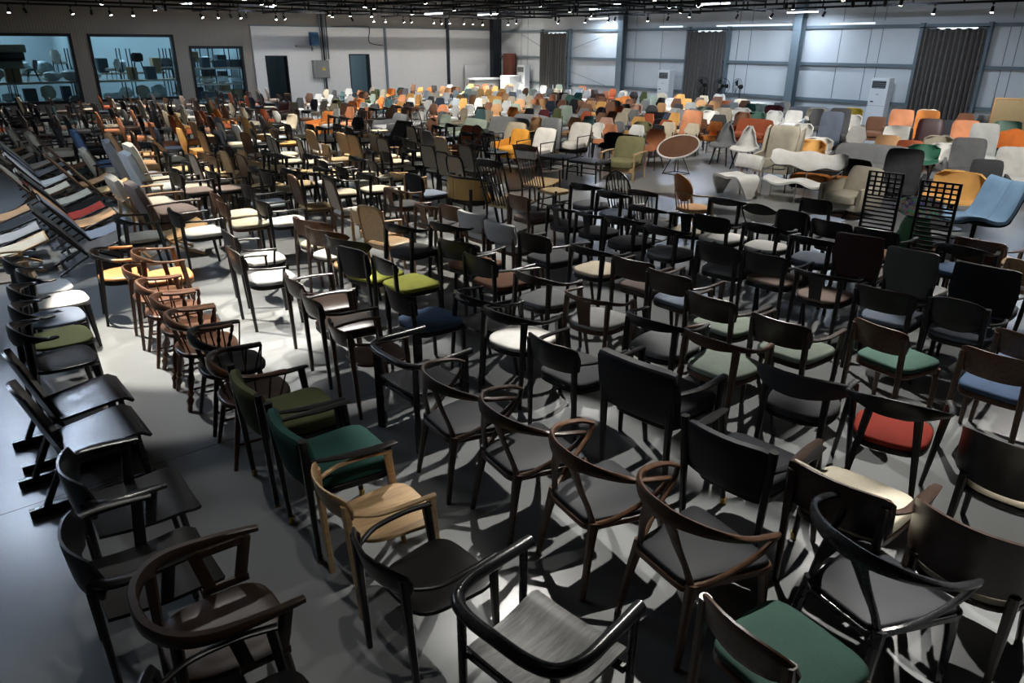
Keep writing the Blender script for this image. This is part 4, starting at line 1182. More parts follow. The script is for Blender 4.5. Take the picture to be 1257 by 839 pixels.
RXY = dict(block=(.31, .31), xl=(.56, .30), xlc=(.56, .31), lounge=(.48, .40), loungesw=(.46, .42), high=(.44, .36), higha=(.48, .39), tuft=(.50, .43), tuftn=(.46, .39), wing=(.48, .43), wooda=(.48, .40), metala=(.46, .38), sofa=(.50, .88), loves=(.48, .68), ssofa=(.44, .78), wavy=(.42, .74),
           tubs=(.42, .46), lshell=(.56, .44), rocker=(.44, .31), rockerc=(.44, .31), bench=(.32, .41), low=(.42, .30), oshell=(.42, .46), fold=(.40, .42), barrel=(.38, .45))
SCL = dict(wish=1.07, block=1.2, flat=1.1, rail=1.1, rails=1.08, xl=1.0, xlc=1.0, lounge=1.0, wavy=1.0, fold=1.0, sofa=1.0, ssofa=1.0, loves=1.0, tube=1.02, tubes=1.02, railr=1.02, wrapu=1.02, low=1.0, ladder=1.0, stickw=1.0, solid=1.02, slot=1.02)
HEAD = {('1095', '528'): 16, ('985', '492'): 11, ('735', '392'): 10, ('508', '303'): 11, ('547', '305'): 9, ('582', '324'): 14, ('624', '246'): 15, ('664', '222'): 14, ('845', '283'): 22, ('1100', '440'): -10, ('1068', '304'): 5, ('1134', '322'): 5, ('1056', '334'): 11, ('852', '254'): -20, ('966', '806'): -8, ('488', '298'): 12, ('470', '287'): 12}
RH = random.Random(8)
# ------------------------------------------------------------------ placing
ENT = []
def parse():
    for ln in DATA.strip().split('\n'):
        nick = None
        if '#' in ln: ln, nick = ln.split('#'); nick = nick.strip()
        t, w, s, px, py, yaw = ln.split()
        if abs(float(yaw)) < 21 and float(px) > 480 and float(py) > 190 and t != 'wish': yaw = HEAD.get((px, py), 3+RH.uniform(-3.5, 3.5))
        ENT.append(dict(t=t, w=w, s=s, px=float(px), py=float(py), yaw=math.radians(float(yaw)), nick=nick, src='D'))
    rnd = random.Random(5)
    for it in MID.replace('\n', '').split(','):
        if not it.strip(): continue
        q = it.split()
        if len(q) == 4: q.insert(1, 'bk' if rnd.random() < .5 else 'wn')
        t, w, s, px, py = q
        ENT.append(dict(t=t, w=w, s=s, px=float(px), py=float(py), yaw=math.radians(-3+rnd.uniform(-8, 8)), nick=None, src='M'))
    for it in FAR.replace('\n', '').split(','):
        if not it.strip(): continue
        t, s, px, py = it.split()
        px = float(px); py = float(py)
        yaw = (188 if px > 335 else -5)+rnd.uniform(-12, 12)
        ENT.append(dict(t=t, w='bk' if rnd.random() < .6 else 'wn', s=s, px=px, py=py, yaw=math.radians(yaw), nick=None, src='F'))
parse()
for e in ENT:
    fn, name, cat, lab, r, z = K[e['t']]
    e['r'] = r
    if e['src'] == 'F':
        p = at(e['px'], e['py'], .68); d = V3((math.cos(e['yaw']), math.sin(e['yaw']), 0)); p = p + d*.27
    else: p = at(e['px'], e['py'], z*SCL.get(e['t'], 1.07))
    e['p'] = [p.x, p.y]; e['p0'] = [p.x, p.y]
XW, YW = 29.16, 35.68
def relax(n=90):
    for e in ENT: e['rx'], e['ry'] = RXY.get(e['t'], (e['r']+.01, e['r']+.01)); e['mob'] = dict(D=.35, M=1.0, F=1.2, X=1.5, Y=1.5)[e['src']]*min(1.5, math.hypot(*e['p'])/10+.1)
    for it in range(n):
        cell = {}
        for i, e in enumerate(ENT): cell.setdefault((int(e['p'][0]//1.9), int(e['p'][1]//1.9)), []).append(i)
        for (cx, cy), L in list(cell.items()):
            near = [j for dx in (-1, 0, 1) for dy in (-1, 0, 1) for j in cell.get((cx+dx, cy+dy), [])]
            for i in L:
                for j in near:
                    if j <= i: continue
                    a, b = ENT[i], ENT[j]
                    big = a['t'] in RXY or b['t'] in RXY
                    f = (.92 if a['t'][:2] == b['t'][:2] == 'xl' else 1.06 if big else .97) if a['src'] == b['src'] == 'D' else 1.03 if big else 1.0
                    X, Y = (a['rx']+b['rx'])*f, (a['ry']+b['ry'])*f
                    dx, dy = (b['p'][0]-a['p'][0])/X, (b['p'][1]-a['p'][1])/Y
                    d = math.hypot(dx, dy)
                    if d < 1:
                        if d < 1e-3: dx, dy, d = .01*(1+i % 3), .01, .015
                        k = (1-d)/d*.6/(a['mob']+b['mob'])
                        a['p'][0] -= dx*k*X*a['mob']; a['p'][1] -= dy*k*Y*a['mob']
                        b['p'][0] += dx*k*X*b['mob']; b['p'][1] += dy*k*Y*b['mob']
        for e in ENT:
            e['p'][0] = min(e['p'][0], XW-1.0-e['rx']*.6); e['p'][1] = min(e['p'][1], YW-.75-e['ry']*.4)
# more chairs of the far rows, filling the gaps between those singled out above
rf = random.Random(21)
PALF = ['c']*5+['w']*4+['ta']*4+['br']*4+['g']*4+['lg']*3+['sg']*3+['am']*3+['co']*2+['og']*2+['bk']*3+['dg']*2+['be']*4+['te', 'ru', 'pk', 'ma', 'ol', 'dgr', 'tp', 'tp']
for ix in range(13):
    for iy in range(32):
        x = 12.6+ix*1.18; y = 9.5+iy*.74+(ix % 2)*.2
        px, py = proj((x, y, .6))
        if not (395 < px < 960 and 98 < py < 172) or y > YW-1.2: continue
        if y < 16.5 and x < 15.6: continue
        if px > 845 and py > 140: continue
        if any(abs(e['p'][0]-x) < .75 and abs(e['p'][1]-y) < .62 for e in ENT): continue
        if rf.random() < .12: continue
        t = rf.choice(['dine', 'dine', 'dine', 'diner', 'dineh', 'shell', 'dinea', 'tub'])
        ENT.append(dict(t=t, w='bk' if rf.random() < .5 else 'wn', s=rf.choice(PALF), yaw=math.radians(188+rf.uniform(-12, 12)), nick=None, src='X', r=K[t][4], p=[x+rf.uniform(-.1, .1), y+rf.uniform(-.05, .05)]))
for ix in range(13):
    for iy in range(14):
        x = 2.6+ix*.95; y = 23.6+iy*.82+(ix % 2)*.3
        px, py = proj((x, y, .6))
        if not (-10 < px < 420) or y > YW-1.3: continue
        if any(abs(e['p'][0]-x) < .66 and abs(e['p'][1]-y) < .62 for e in ENT): continue
        if rf.random() < .3: continue
        t = rf.choice(['dine', 'dineh', 'dinea', 'dinea', 'rails', 'stick', 'side', 'comb'])
        sx_ = rf.choice(['bk', 'bk', 'dk', 'br', 'dg', 'c', 'be', 'co', 'am', 'w', 'g', 'nv', 'ru', 'tp'])
        ENT.append(dict(t=t, w=rf.choice(['bk', 'bk', 'dk', 'wn']), s='-' if t == 'comb' else sx_, yaw=math.radians(-3+rf.uniform(-12, 12)), nick=None, src='Y', r=K[t][4], p=[x+rf.uniform(-.1, .1), y+rf.uniform(-.1, .1)]))
from collections import Counter
print('CATS', Counter(K[e['t']][2] for e in ENT))
print('CHAIRS', len(ENT), sum(e['src'] == 'X' for e in ENT))
relax()
# ------------------------------------------------------------------ labels
ORD = ['', 'second ', 'third ', 'fourth ', 'fifth ', 'sixth ', 'seventh ', 'eighth ', 'ninth ', 'tenth ', 'eleventh ', 'twelfth ']
def label_all():
    from collections import Counter, defaultdict
    for e in ENT:
        w = WN.get(e['w'], 'black'); s = SN.get(e['s'], None)
        if s is None: s = {'wood_bg': 'black', '-': ''}.get(e['s'], e['s'])
        if e['s'] == e['w'] and e['s'] not in ('ok',): s = 'wooden' if '{w} side chair with bent' in K[e['t']][3] else s
        e['base'] = ' '.join(K[e['t']][3].format(w=w, s=s).replace('wooden wooden', 'wooden').split())
        x, y = proj((e['p'][0], e['p'][1], .5)); e['sx'], e['sy'] = x, y
    cnt = Counter(e['base'] for e in ENT)
    lm = []
    for e in ENT:
        if e['nick']: lm.append(e); e['nk'] = e['nick']
        elif cnt[e['base']] == 1 and len(e['base'].split()) <= 4 and 0 < e['sx'] < 1257: lm.append(e); e['nk'] = e['base']
    groups = defaultdict(list)
    for e in ENT:
        if cnt[e['base']] == 1: e['label'] = e['base']; continue
        best = sorted((l for l in lm if l is not e), key=lambda l: math.hypot((l['sx']-e['sx']), (l['sy']-e['sy'])*1.8))
        l = best[0]
        dx, dy = e['sx']-l['sx'], e['sy']-l['sy']
        rel = ('behind' if dy < 0 else 'front') if abs(dy) > .45*abs(dx) else ('win' if dx < 0 else 'cur')
        groups[(e['base'], l['nk'], rel)].append((math.hypot(dx, dy), e))
    for (b, nk, rel), L in groups.items():
        L.sort(key=lambda x: x[0])
        for k, (d, e) in enumerate(L):
            o = ORD[min(k, 11)]
            r = {'behind': f'{o}behind the {nk}', 'front': f'{o}in front of the {nk}', 'win': f'{o}beside the {nk}, window side', 'cur': f'{o}beside the {nk}, curtain side'}[rel]
            for bb in (b, b.split(',')[0], ' '.join(b.split()[:5]), ' '.join((b.split()[0], K[e['t']][1].replace('_', ' ')))):
                lab = bb+', '+r
                if len(lab.replace(',', '').split()) <= 16: break
            e['label'] = lab
    c2 = Counter(e['label'] for e in ENT)
    seen = Counter()
    for e in ENT:
        if c2[e['label']] > 1:
            seen[e['label']] += 1
            if seen[e['label']] > 1: e['label'] = e['label'].replace('in front of', 'farther in front of').replace('behind', 'farther behind').replace('beside', 'farther beside')
    c2 = Counter(e['label'] for e in ENT)
    for e in ENT:
        n = len(e['label'].replace(',', '').split())
        if c2[e['label']] > 1 or n > 16 or n < 4: print('LABEL?', n, c2[e['label']], e['label'])
label_all()
GRP = {'D': 'chairs on show in the near rows', 'M': 'mixed chairs by the glazed rooms', 'F': 'chairs in the far rows by the walls', 'X': 'chairs in the far rows by the walls', 'Y': 'mixed chairs by the glazed rooms'}
PROTO = {}
KIDS = {}
def copy_tree(o, parent=None):
    c = o.copy(); COL.objects.link(c)
    if parent: c.parent = parent
    KIDS[c.name] = [copy_tree(k, c) for k in KIDS.get(o.name, [])]
    return c
def build(e):
    fn, name, cat, lab, r, z = K[e['t']]
    merged = e['src'] in 'FXY'
    key = (e['t'], e['w'], e['s'], merged)
    if key in PROTO: o = copy_tree(PROTO[key])
    else:
        parts = fn(e['w'], e['s'])
        if merged:
            g = G(); ms = []; mi = []
            for nm, pg, mt, *_ in parts:
                if mt not in ms: ms.append(mt)
                mi += [ms.index(mt)]*len(pg.f); g.join(pg)
            me = bpy.data.meshes.new(name); me.from_pydata(g.v, [], g.f)
            for x in ms: me.materials.append(MATS[x])
            me.polygons.foreach_set('material_index', mi)
            import bmesh
            bm = bmesh.new(); bm.from_mesh(me); bmesh.ops.recalc_face_normals(bm, faces=bm.faces); bm.to_mesh(me); bm.free()
            me.polygons.foreach_set('use_smooth', [True]*len(me.polygons)); me.set_sharp_from_angle(angle=.75)
            o = bpy.data.objects.new(name, me); COL.objects.link(o); KIDS[o.name] = []
        else:
            o = empty(name); KIDS[o.name] = []
            for nm, pg, mt, *sub in parts:
                q = obj(nm, pg, mt, o); KIDS[o.name].append(q); KIDS[q.name] = []
                for sn, sg, sm in (sub[0] if sub else []):
                    z = obj(sn, sg, sm, q, label='brass tip of the leg'); KIDS[q.name].append(z); KIDS[z.name] = []
        PROTO[key] = o
    o.location = (e['p'][0], e['p'][1], 0); o.rotation_euler = (0, 0, e['yaw'])
    k = SCL.get(e['t'], 1.07) if e['src'] in 'DM' else 1.0
    o.scale = (k, k, k)
    tag(o, e['label'], cat, GRP[e['src']])
    return o
for e in ENT: e['o'] = build(e)
# ------------------------------------------------------------------ the hall
def floor_mat():
    mt, nt, b = nodes('floor_concrete')
    tc = N(nt, 'ShaderNodeTexCoord')
    n1 = N(nt, 'ShaderNodeTexNoise', Scale=.7, Detail=4.0, Roughness=.5)
    n2 = N(nt, 'ShaderNodeTexNoise', Scale=14.0, Detail=5.0)
    nt.links.new(tc.outputs['Object'], n1.inputs['Vector']); nt.links.new(tc.outputs['Object'], n2.inputs['Vector'])
    a = N(nt, 'ShaderNodeMath', operation='MULTIPLY_ADD'); a.inputs[1].default_value = .35; 
    nt.links.new(n2.outputs['Fac'], a.inputs[0]); nt.links.new(n1.outputs['Fac'], a.inputs[2])
    nt.links.new(ramp(nt, a.outputs[0], (.170, .178, .180), (.205, .213, .212), .3, 1.0), b.inputs['Base Color'])
    nt.links.new(ramp(nt, n1.outputs['Fac'], (.25,)*3, (.27,)*3, .3, .7), b.inputs['Roughness'])
    MATS['floor'] = mt
floor_mat()
def corrug(name, c, scale, rough=.5, d='X', depth=.3, var=.08):
    mt, nt, b = nodes(name)
    tc = N(nt, 'ShaderNodeTexCoord')
    w = N(nt, 'ShaderNodeTexWave', Scale=scale, Distortion=0.0); w.bands_direction = d; w.wave_profile = 'TRI'
    nz = N(nt, 'ShaderNodeTexNoise', Scale=.8, Detail=5.0)
    nt.links.new(tc.outputs['Object'], w.inputs['Vector']); nt.links.new(tc.outputs['Object'], nz.inputs['Vector'])
    nt.links.new(ramp(nt, nz.outputs['Fac'], sc(c, 1-var), sc(c, 1+var)), b.inputs['Base Color'])
    bp = N(nt, 'ShaderNodeBump', Strength=depth, Distance=.03)
    nt.links.new(w.outputs['Fac'], bp.inputs['Height']); nt.links.new(bp.outputs['Normal'], b.inputs['Normal'])
    b.inputs['Roughness'].default_value = rough
    MATS[name] = mt
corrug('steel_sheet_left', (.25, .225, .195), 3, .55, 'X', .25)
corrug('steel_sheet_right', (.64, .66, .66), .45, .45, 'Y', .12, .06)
corrug('roof_sheet', (.075, .075, .078), 4, .6, 'Y', .5)
plain('white_panel', (.74, .73, .71), .6)
plain('steel_grey', (.16, .20, .22), .45, .2)
plain('steel_dark', (.022, .03, .042), .4, .3)
plain('frame_black', (.010, .012, .015), .4, .3)
plain('grey_box', (.22, .225, .22), .5, .2)
plain('blue_box', (.03, .11, .22), .5)
plain('yellow_sign', (.7, .5, .04), .5)
plain('red_board', (.13, .035, .02), .5)
plain('plastic_dim', (.55, .57, .57), .4)
plain('cardboard', (.30, .22, .13), .8)
plain('wrap_pale', (.42, .52, .56), .35)
plain('rug_roll', (.42, .40, .34), .8)
plain('wrap_white', (.62, .68, .70), .35)
plain('green_pouf', (.02, .13, .045), .5)
plain('storewall', (.36, .43, .46), .6)
plain('storedark', (.03, .045, .06), .6)
plain('tube_glow', (.9, .95, 1), .4, 0, (.78, .86, 1.0), 14)
plain('lamp_glow', (.9, .9, .9), .4, 0, (1.0, .93, .82), 30)
plain('day_glow', (.8, .9, .95), .5, 0, (.80, .92, 1.0), 1.6)
plain('wire', (.015, .015, .016), .5)
fabric('curtain', (.13, .118, .108), .9, .2, 60, .2)
fabric('orange_cloth', (.62, .16, .03), .8)
weave('rattan', (.50, .42, .26), (.25, .19, .1), 30)
def glass_mat():
    mt = bpy.data.materials.new('window_glass'); mt.use_nodes = True; nt = mt.node_tree
    nt.nodes.remove(nt.nodes['Principled BSDF'])
    o = nt.nodes['Material Output']; t = N(nt, 'ShaderNodeBsdfTransparent'); t.inputs['Color'].default_value = (.82, .92, .95, 1)
    gl = N(nt, 'ShaderNodeBsdfGlossy'); gl.inputs['Roughness'].default_value = .03
    fr = N(nt, 'ShaderNodeFresnel'); fr.inputs['IOR'].default_value = 1.3
    mx = N(nt, 'ShaderNodeMixShader'); nt.links.new(fr.outputs[0], mx.inputs[0]); nt.links.new(t.outputs[0], mx.inputs[1]); nt.links.new(gl.outputs[0], mx.inputs[2])
    nt.links.new(mx.outputs[0], o.inputs['Surface']); MATS['glass'] = mt
glass_mat()
def patches():
    mt, nt, b = nodes('patchwork')
    tc = N(nt, 'ShaderNodeTexCoord'); v = N(nt, 'ShaderNodeTexVoronoi', Scale=22.0); v.inputs['Randomness'].default_value = 1
    nt.links.new(tc.outputs['Object'], v.inputs['Vector'])
    h = N(nt, 'ShaderNodeHueSaturation'); h.inputs['Saturation'].default_value = .75; h.inputs['Value'].default_value = .95
    nt.links.new(v.outputs['Color'], h.inputs['Color']); nt.links.new(h.outputs['Color'], b.inputs['Base Color']); b.inputs['Roughness'].default_value = .8
    MATS['patchwork'] = mt
patches()
X0, Y0, HC = -7.0, -7.0, 5.7
def bx(g, x0, x1, y0, y1, z0, z1, ch=0): return obox(g, ((x0+x1)/2, (y0+y1)/2, (z0+z1)/2), abs(x1-x0)/2, abs(y1-y0)/2, abs(z1-z0)/2, ch)
struct('floor', bx(G(), X0, XW+.2, Y0, YW+6, -.2, 0), 'floor')
struct('ceiling', bx(G(), X0, XW+.2, Y0, YW+6, HC, HC+.2), 'roof_sheet')
# wall with the glazed rooms (far side, y = YW)
OPEN = [(2.6, 6.84, .5, 3.17), (7.42, 10.81, .5, 3.17), (11.40, 13.83, .15, 2.71), (14.83, 15.93, 0, 2.29), (19.27, 20.46, 0, 2.34), (-3.0, 2.0, .5, 3.17)]
def wall_y():
    g = G(); xs = sorted({X0, XW+.2} | {v for o in OPEN for v in o[:2]}); 
    for a, b in zip(xs, xs[1:]):
        o = [q for q in OPEN if q[0] <= (a+b)/2 <= q[1]]
        if o:
            if o[0][2] > 0: bx(g, a, b, YW, YW+.18, 0, o[0][2])
            bx(g, a, b, YW, YW+.18, o[0][3], HC)
        else: bx(g, a, b, YW, YW+.18, 0, HC)
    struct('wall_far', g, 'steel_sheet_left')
wall_y()
def panels():
    g = G(); y0, y1 = YW-.09, YW-.002
    cuts = [(14.29, 14.83), (14.83, 15.93), (15.93, 19.27), (19.27, 20.46), (20.46, 21.4)]
    for a, b in cuts:
        z0 = 2.29 if abs(a-14.83) < .01 else 2.34 if abs(a-19.27) < .01 else 0
        bx(g, a, b, y0, y1, z0, 3.58)
    bx(g, 21.52, 25.42, y0, y1, 0, 3.58); bx(g, 25.58, 28.6, y0, y1, 0, 3.56)
    struct('trim_1', g, 'white_panel')
    g = G(); bx(g, 14.2, 28.7, YW-.13, YW-.002, 3.585, 3.64); struct('trim_2', g, 'steel_grey')
panels()
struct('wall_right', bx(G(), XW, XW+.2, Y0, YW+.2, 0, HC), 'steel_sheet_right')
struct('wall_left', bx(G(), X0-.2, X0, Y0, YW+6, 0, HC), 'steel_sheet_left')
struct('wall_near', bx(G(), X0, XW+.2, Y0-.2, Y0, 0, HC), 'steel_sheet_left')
# joints of the concrete slab
ja, jb = at(0, 633, 0), at(65, 607, 0)
g = G()
for k in range(6): bx(g, X0, XW, ja.y+6*k-.004, ja.y+6*k+.004, 0, .0006)
struct('trim_13', g, 'frame_black')
# windows: frames and panes
for i, (a, b, z0, z1) in enumerate(OPEN):
    if i in (3, 4):
        g = G(); t = .05
        bx(g, a, a+t, YW-.12, YW+.2, 0, z1); bx(g, b-t, b, YW-.12, YW+.2, 0, z1); bx(g, a+t, b-t, YW-.12, YW+.2, z1-t, z1)
        fr = struct('door_%d' % (i-2), g, 'frame_black'); fr['label'] = 'dark framed open doorway in the white wall'
        continue
    g = G(); t = .11
    bx(g, a, a+t, YW-.03, YW+.2, z0, z1); bx(g, b-t, b, YW-.03, YW+.2, z0, z1); bx(g, a+t, b-t, YW-.03, YW+.2, z1-t, z1); bx(g, a+t, b-t, YW-.03, YW+.2, z0, z0+t)
    w = empty('window_%d' % (i+1), ((a+b)/2, YW, z0)); w['kind'] = 'structure'
    q = obj('window_frame', g, 'frame_black', w, False); q.matrix_parent_inverse = w.matrix_basis.inverted()
    q = obj('pane', bx(G(), a+t, b-t, YW+.08, YW+.09, z0+t, z1-t), 'glass', w, False); q.matrix_parent_inverse = w.matrix_basis.inverted()
# store rooms behind
struct('wall_store', bx(G(), X0, XW, YW+5.8, YW+6, 0, HC), 'storewall')
for k, x in enumerate((7.13, 14.25, 18.0)):
    struct('wall_store_side_%d' % (k+1), bx(G(), x-.06, x+.06, YW+.18, YW+5.8, 0, HC), 'storewall')
rr = random.Random(3)
def rack(x0, x1, y, zs, label, n=3):
    r = empty('storage_rack', ((x0+x1)/2, y, 0)); L = (x1-x0)/2
    for k in range(n):
        for s in (-.3, .3): obj('post', obox(G(), (-L+2*L*k/(n-1), s, 1.3), .02, .02, 1.3), 'steel_dark', r, False)
    for z in zs: obj('shelf', obox(G(), (0, 0, z), L, .36, .04), 'rug_roll', r, False)
    tag(r, label, 'rack', 'storage racks behind the glazed wall')
    return r
def blob(g, rx, ry, rz, seed):
    q = random.Random(seed); ph = [q.uniform(0, 6) for _ in range(4)]
    def P(u, v):
        a, b = 2*PI*u, PI*(v-.5)
        k = 1+.20*math.sin(3*a+ph[0])*math.cos(b)+.16*math.sin(5*a+ph[1]+3*b)+.10*math.sin(7*b+ph[2])
        return (rx*math.cos(a)*math.cos(b)*k, ry*math.sin(a)*math.cos(b)*k, rz*(1+se(math.sin(b), 2.6)))
    n, m_ = 14, 9
    vs = [P(i/n, j/m_) for j in range(m_+1) for i in range(n)]
    fs = [(j*n+i, j*n+(i+1) % n, (j+1)*n+(i+1) % n, (j+1)*n+i) for j in range(m_) for i in range(n)]
    return g.add(vs, fs)
PL = ['in the first window', 'in the second window', 'in the third window']
WO = ['end', 'second', 'third', 'fourth', 'fifth', 'sixth', 'seventh', 'eighth', 'ninth', 'tenth']
for wi, (x0, x1, zs) in enumerate(((2.2, 7.0, (.15, 1.3)), (7.2, 10.9, (.15, 1.3)), (11.2, 13.95, (.35, 1.05, 1.75)))):
    for row in range(2):
        yy = YW+.75+row*1.7
        rack(x0, x1, yy, [z+.25*row for z in zs], f'dark steel storage rack {"close behind the glass" if row == 0 else "farther back"} {PL[wi]}', 3)
        for si, z in enumerate(zs):
            z = z+.25*row
            n = int((x1-x0)/.62)
            for k in range(n):
                hgt = rr.uniform(.14, .34) if len(zs) == 2 else rr.uniform(.1, .22)
                x = x0+.36+k*(x1-x0-.7)/max(1, n-1)
                if wi < 2 and si == 1 and (k+row) % 3 == 1:
                    src = [q for q in ENT if q['t'] in ('dine', 'dinea', 'shell', 'dineh') and q['s'] in ('w', 'lg', 'g', 'bk', 'be') and q['src'] in 'FX']
                    o = copy_tree(rr.choice(src)['o']); o.location = (x, yy, z+.042); o.rotation_euler = (0, 0, rr.uniform(0, 6.28))
                    tag(o, f'stored chair on {["front", "rear"][row]} rack, upper shelf {PL[wi]}, {WO[k]} along', 'chair', 'goods on the storage racks'); continue
                typ = rr.choice(['wrap_pale', 'wrap_pale', 'cardboard', 'storedark', 'rug_roll', 'wrap_white', 'wrap_white', 'storedark', 'storedark' if wi == 2 else 'wrap_pale'])
                if typ in ('cardboard', 'storedark'):
                    o = obj('carton', obox(G(), (0, 0, hgt), rr.uniform(.16, .27), .24, hgt, .01), typ, None, False); nm = ('brown' if typ == 'cardboard' else 'dark')+' carton'; ct = 'box'
                else:
                    o = obj('wrapped_bundle', blob(G(), rr.uniform(.24, .33), .24, hgt, rr.random()), typ); nm = dict(wrap_pale='blue-tinged plastic', wrap_white='white plastic', rug_roll='beige cloth')[typ]+' bundle'; ct = 'bundle'
                o.location = (x, yy, z+.042)
                tag(o, f'{nm} on {["front", "rear"][row]} rack, {["lower", "middle", "top"][si] if len(zs) == 3 else ["lower", "upper"][si]} shelf {PL[wi]}, {WO[k]}', ct, 'goods on the storage racks')
for k in range(3):
    o = obj('carpet_roll', stick(G(), (-1.9, 0, .15), (1.6+.1*k, 0, .15), .15, .15, 14, 2), 'rug_roll' if k != 1 else 'storedark')
    o.location = (3.4, YW+.33, 1.86+.30*k); tag(o, ['pale carpet roll lowest of three in the first window', 'dark carpet roll between two pale ones in the first window', 'pale carpet roll topmost of three in the first window'][k], 'carpet roll', 'carpet rolls')
# girts, columns and bracing on the curtain wall
def ys(px, py): return on_x(px, py, XW).y
for k, z in enumerate((.84, 2.17, 3.51)):
    struct('trim_%d' % (3+k), bx(G(), XW-.12, XW, Y0, YW-.1, z-.055, z+.055), 'steel_grey')
def column(y, label, big=1.0):
    g = G(); d = .34
    bx(g, XW-.12-d, XW-.12-d+.03, y-.17*big, y+.17*big, 0, HC); bx(g, XW-.15, XW-.12, y-.17*big, y+.17*big, 0, HC); bx(g, XW-.12-d+.03, XW-.15, y-.02, y+.02, 0, HC)
    o = struct('column', g, 'steel_grey'); o['label'] = label
ycol = [on_x(972, 80, XW-.46).y, on_x(760, 60, XW-.46).y]
column(ycol[0], 'grey steel column beside the wide curtain wall bay'); column(ycol[1], 'grey steel column on the middle of the curtain wall')
column(ycol[0]-(ycol[1]-ycol[0]), 'grey steel column out of sight'); 
g = G(); bx(g, XW-.62, XW-.02, YW-.45, YW-.1, 0, HC); o = struct('column', g, 'steel_dark'); o['label'] = 'dark steel column in the far corner'
# daylight slots above the top girt
for k, (a, b, c) in enumerate(((880, 972, 31), (1020, 1074, 30), (810, 838, 33.5))):
    y0_, y1_ = ys(b, c), ys(a, c)
    o = struct('window_%d' % (20+k), bx(G(), XW-.012, XW, y0_, y1_, 3.60, 3.645), 'day_glow')
# bracing rods
def rod(p, q, nm='cross_brace'):
    return stick(G(), p, q, .012)
for k, (a, b) in enumerate((((640, 42), (700, 80)), ((698, 62), (752, 40)), ((696, 86), (750, 108)))):
    pa, pb = on_x(*a, XW-.14), on_x(*b, XW-.14)
    o = struct('trim_%d' % (8+k), rod(pa, pb), 'steel_grey')
# sheet joints
g = G()
for px in (640, 648, 780, 812, 905, 920, 1030, 1066, 1080, 1235, 1248):
    y = ys(px, 60)
    for z0, z1 in ((.9, 2.1), (2.24, 3.45), (3.7, 5.4)): bx(g, XW-.006, XW, y-.012, y+.012, z0, z1)
struct('trim_12', g, 'steel_grey')
# curtains
def curtain(pl, pr, ztop, zbot, label, slit=False):
    ya, yb = on_x(pr, 80, XW-.3).y, on_x(pl, 80, XW-.3).y
    L = yb-ya; nf = int(L/.16)
    c = empty('curtain', (XW-.28, (ya+yb)/2, 0))
    def half(u0, u1):
        n = max(24, int((u1-u0)*nf*6))
        def P(u, v):
            t = u0+(u1-u0)*u
            zt = ztop-.045*(.5+.5*math.sin(t*nf*2*PI*.5+1))
            yy = -L/2+L*t
            if slit: yy += (-.10 if u0 == 0 else .06)*max(0, 1-v*1.9)*(1-abs(t-.5)*2)
            return (-.085*math.sin(t*nf*2*PI+.8*math.sin(t*7))*(.6+.4*(1-v))+.02*math.sin(t*nf*1.3), yy, zbot+(zt-zbot)*v)
        return sheet(G(), P, n, 6, .012)
    a, b = (.505, .495)
    obj('curtain_panel', half(0, a), 'curtain', c); obj('curtain_panel', half(b, 1), 'curtain', c)
    obj('rod', stick(G(), (0, -L/2-.1, ztop+.03), (0, L/2+.1, ztop+.03), .016), 'metal_bk', c)
    tag(c, label, 'curtain', 'curtains on the steel wall')
    o = struct('window_%d' % (30+int(pl) % 7), bx(G(), XW-.02, XW-.004, ya+.35, yb-.35, .2, ztop+.12), 'day_glow')
    for yy in (ya-.08, yb+.08):
        o = struct('column', bx(G(), XW-.22, XW-.005, yy-.06, yy+.06, 0, 3.6), 'steel_grey'); o['label'] = 'grey steel window post beside a curtain'
curtain(1124, 1200, 3.42, .12, 'brown-grey pleated curtain, widest of three, nearest the camera')
curtain(841, 886, 3.42, .12, 'brown-grey pleated curtain behind the black pedestal fans')
curtain(663, 694, 3.42, .12, 'brown-grey pleated curtain near the far corner', True)
# floor-standing air conditioners
def aircon(px, py, label, name='air_conditioner'):
    p = on_x(px, py, XW-.55); a = empty('air_conditioner', (XW-.45, p.y, 0), 0)
    obj('cabinet', obox(G(), (0, 0, .875), .2, .33, .875, .015), 'plastic_w', a)
    g = G()
    obox(g, (-.203, .02, 1.52), .008, .25, .13, .003); gr = obj('air_grille', g, 'frame_black', a)
    g = G()
    for k in range(5): obox(g, (-.212, .02, 1.42+k*.05), .006, .24, .004)
    obj('louvre', g, 'plastic_dim', gr)
    obj('seam', obox(G(), (-.201, 0, .78), .003, .325, .004), 'grey_box', a)
    obj('badge', obox(G(), (-.203, .03, 1.18), .004, .05, .012), 'grey_box', a); obj('display', obox(G(), (-.203, .18, .92), .004, .06, .02), 'frame_black', a)
    tag(a, label, 'air conditioner', 'white floor-standing air conditioners')
aircon(1083, 95, 'white floor-standing air conditioner beside the widest curtain'); aircon(817, 86, 'white floor-standing air conditioner between the middle column and curtain'); aircon(641, 79, 'white floor-standing air conditioner near the far corner')
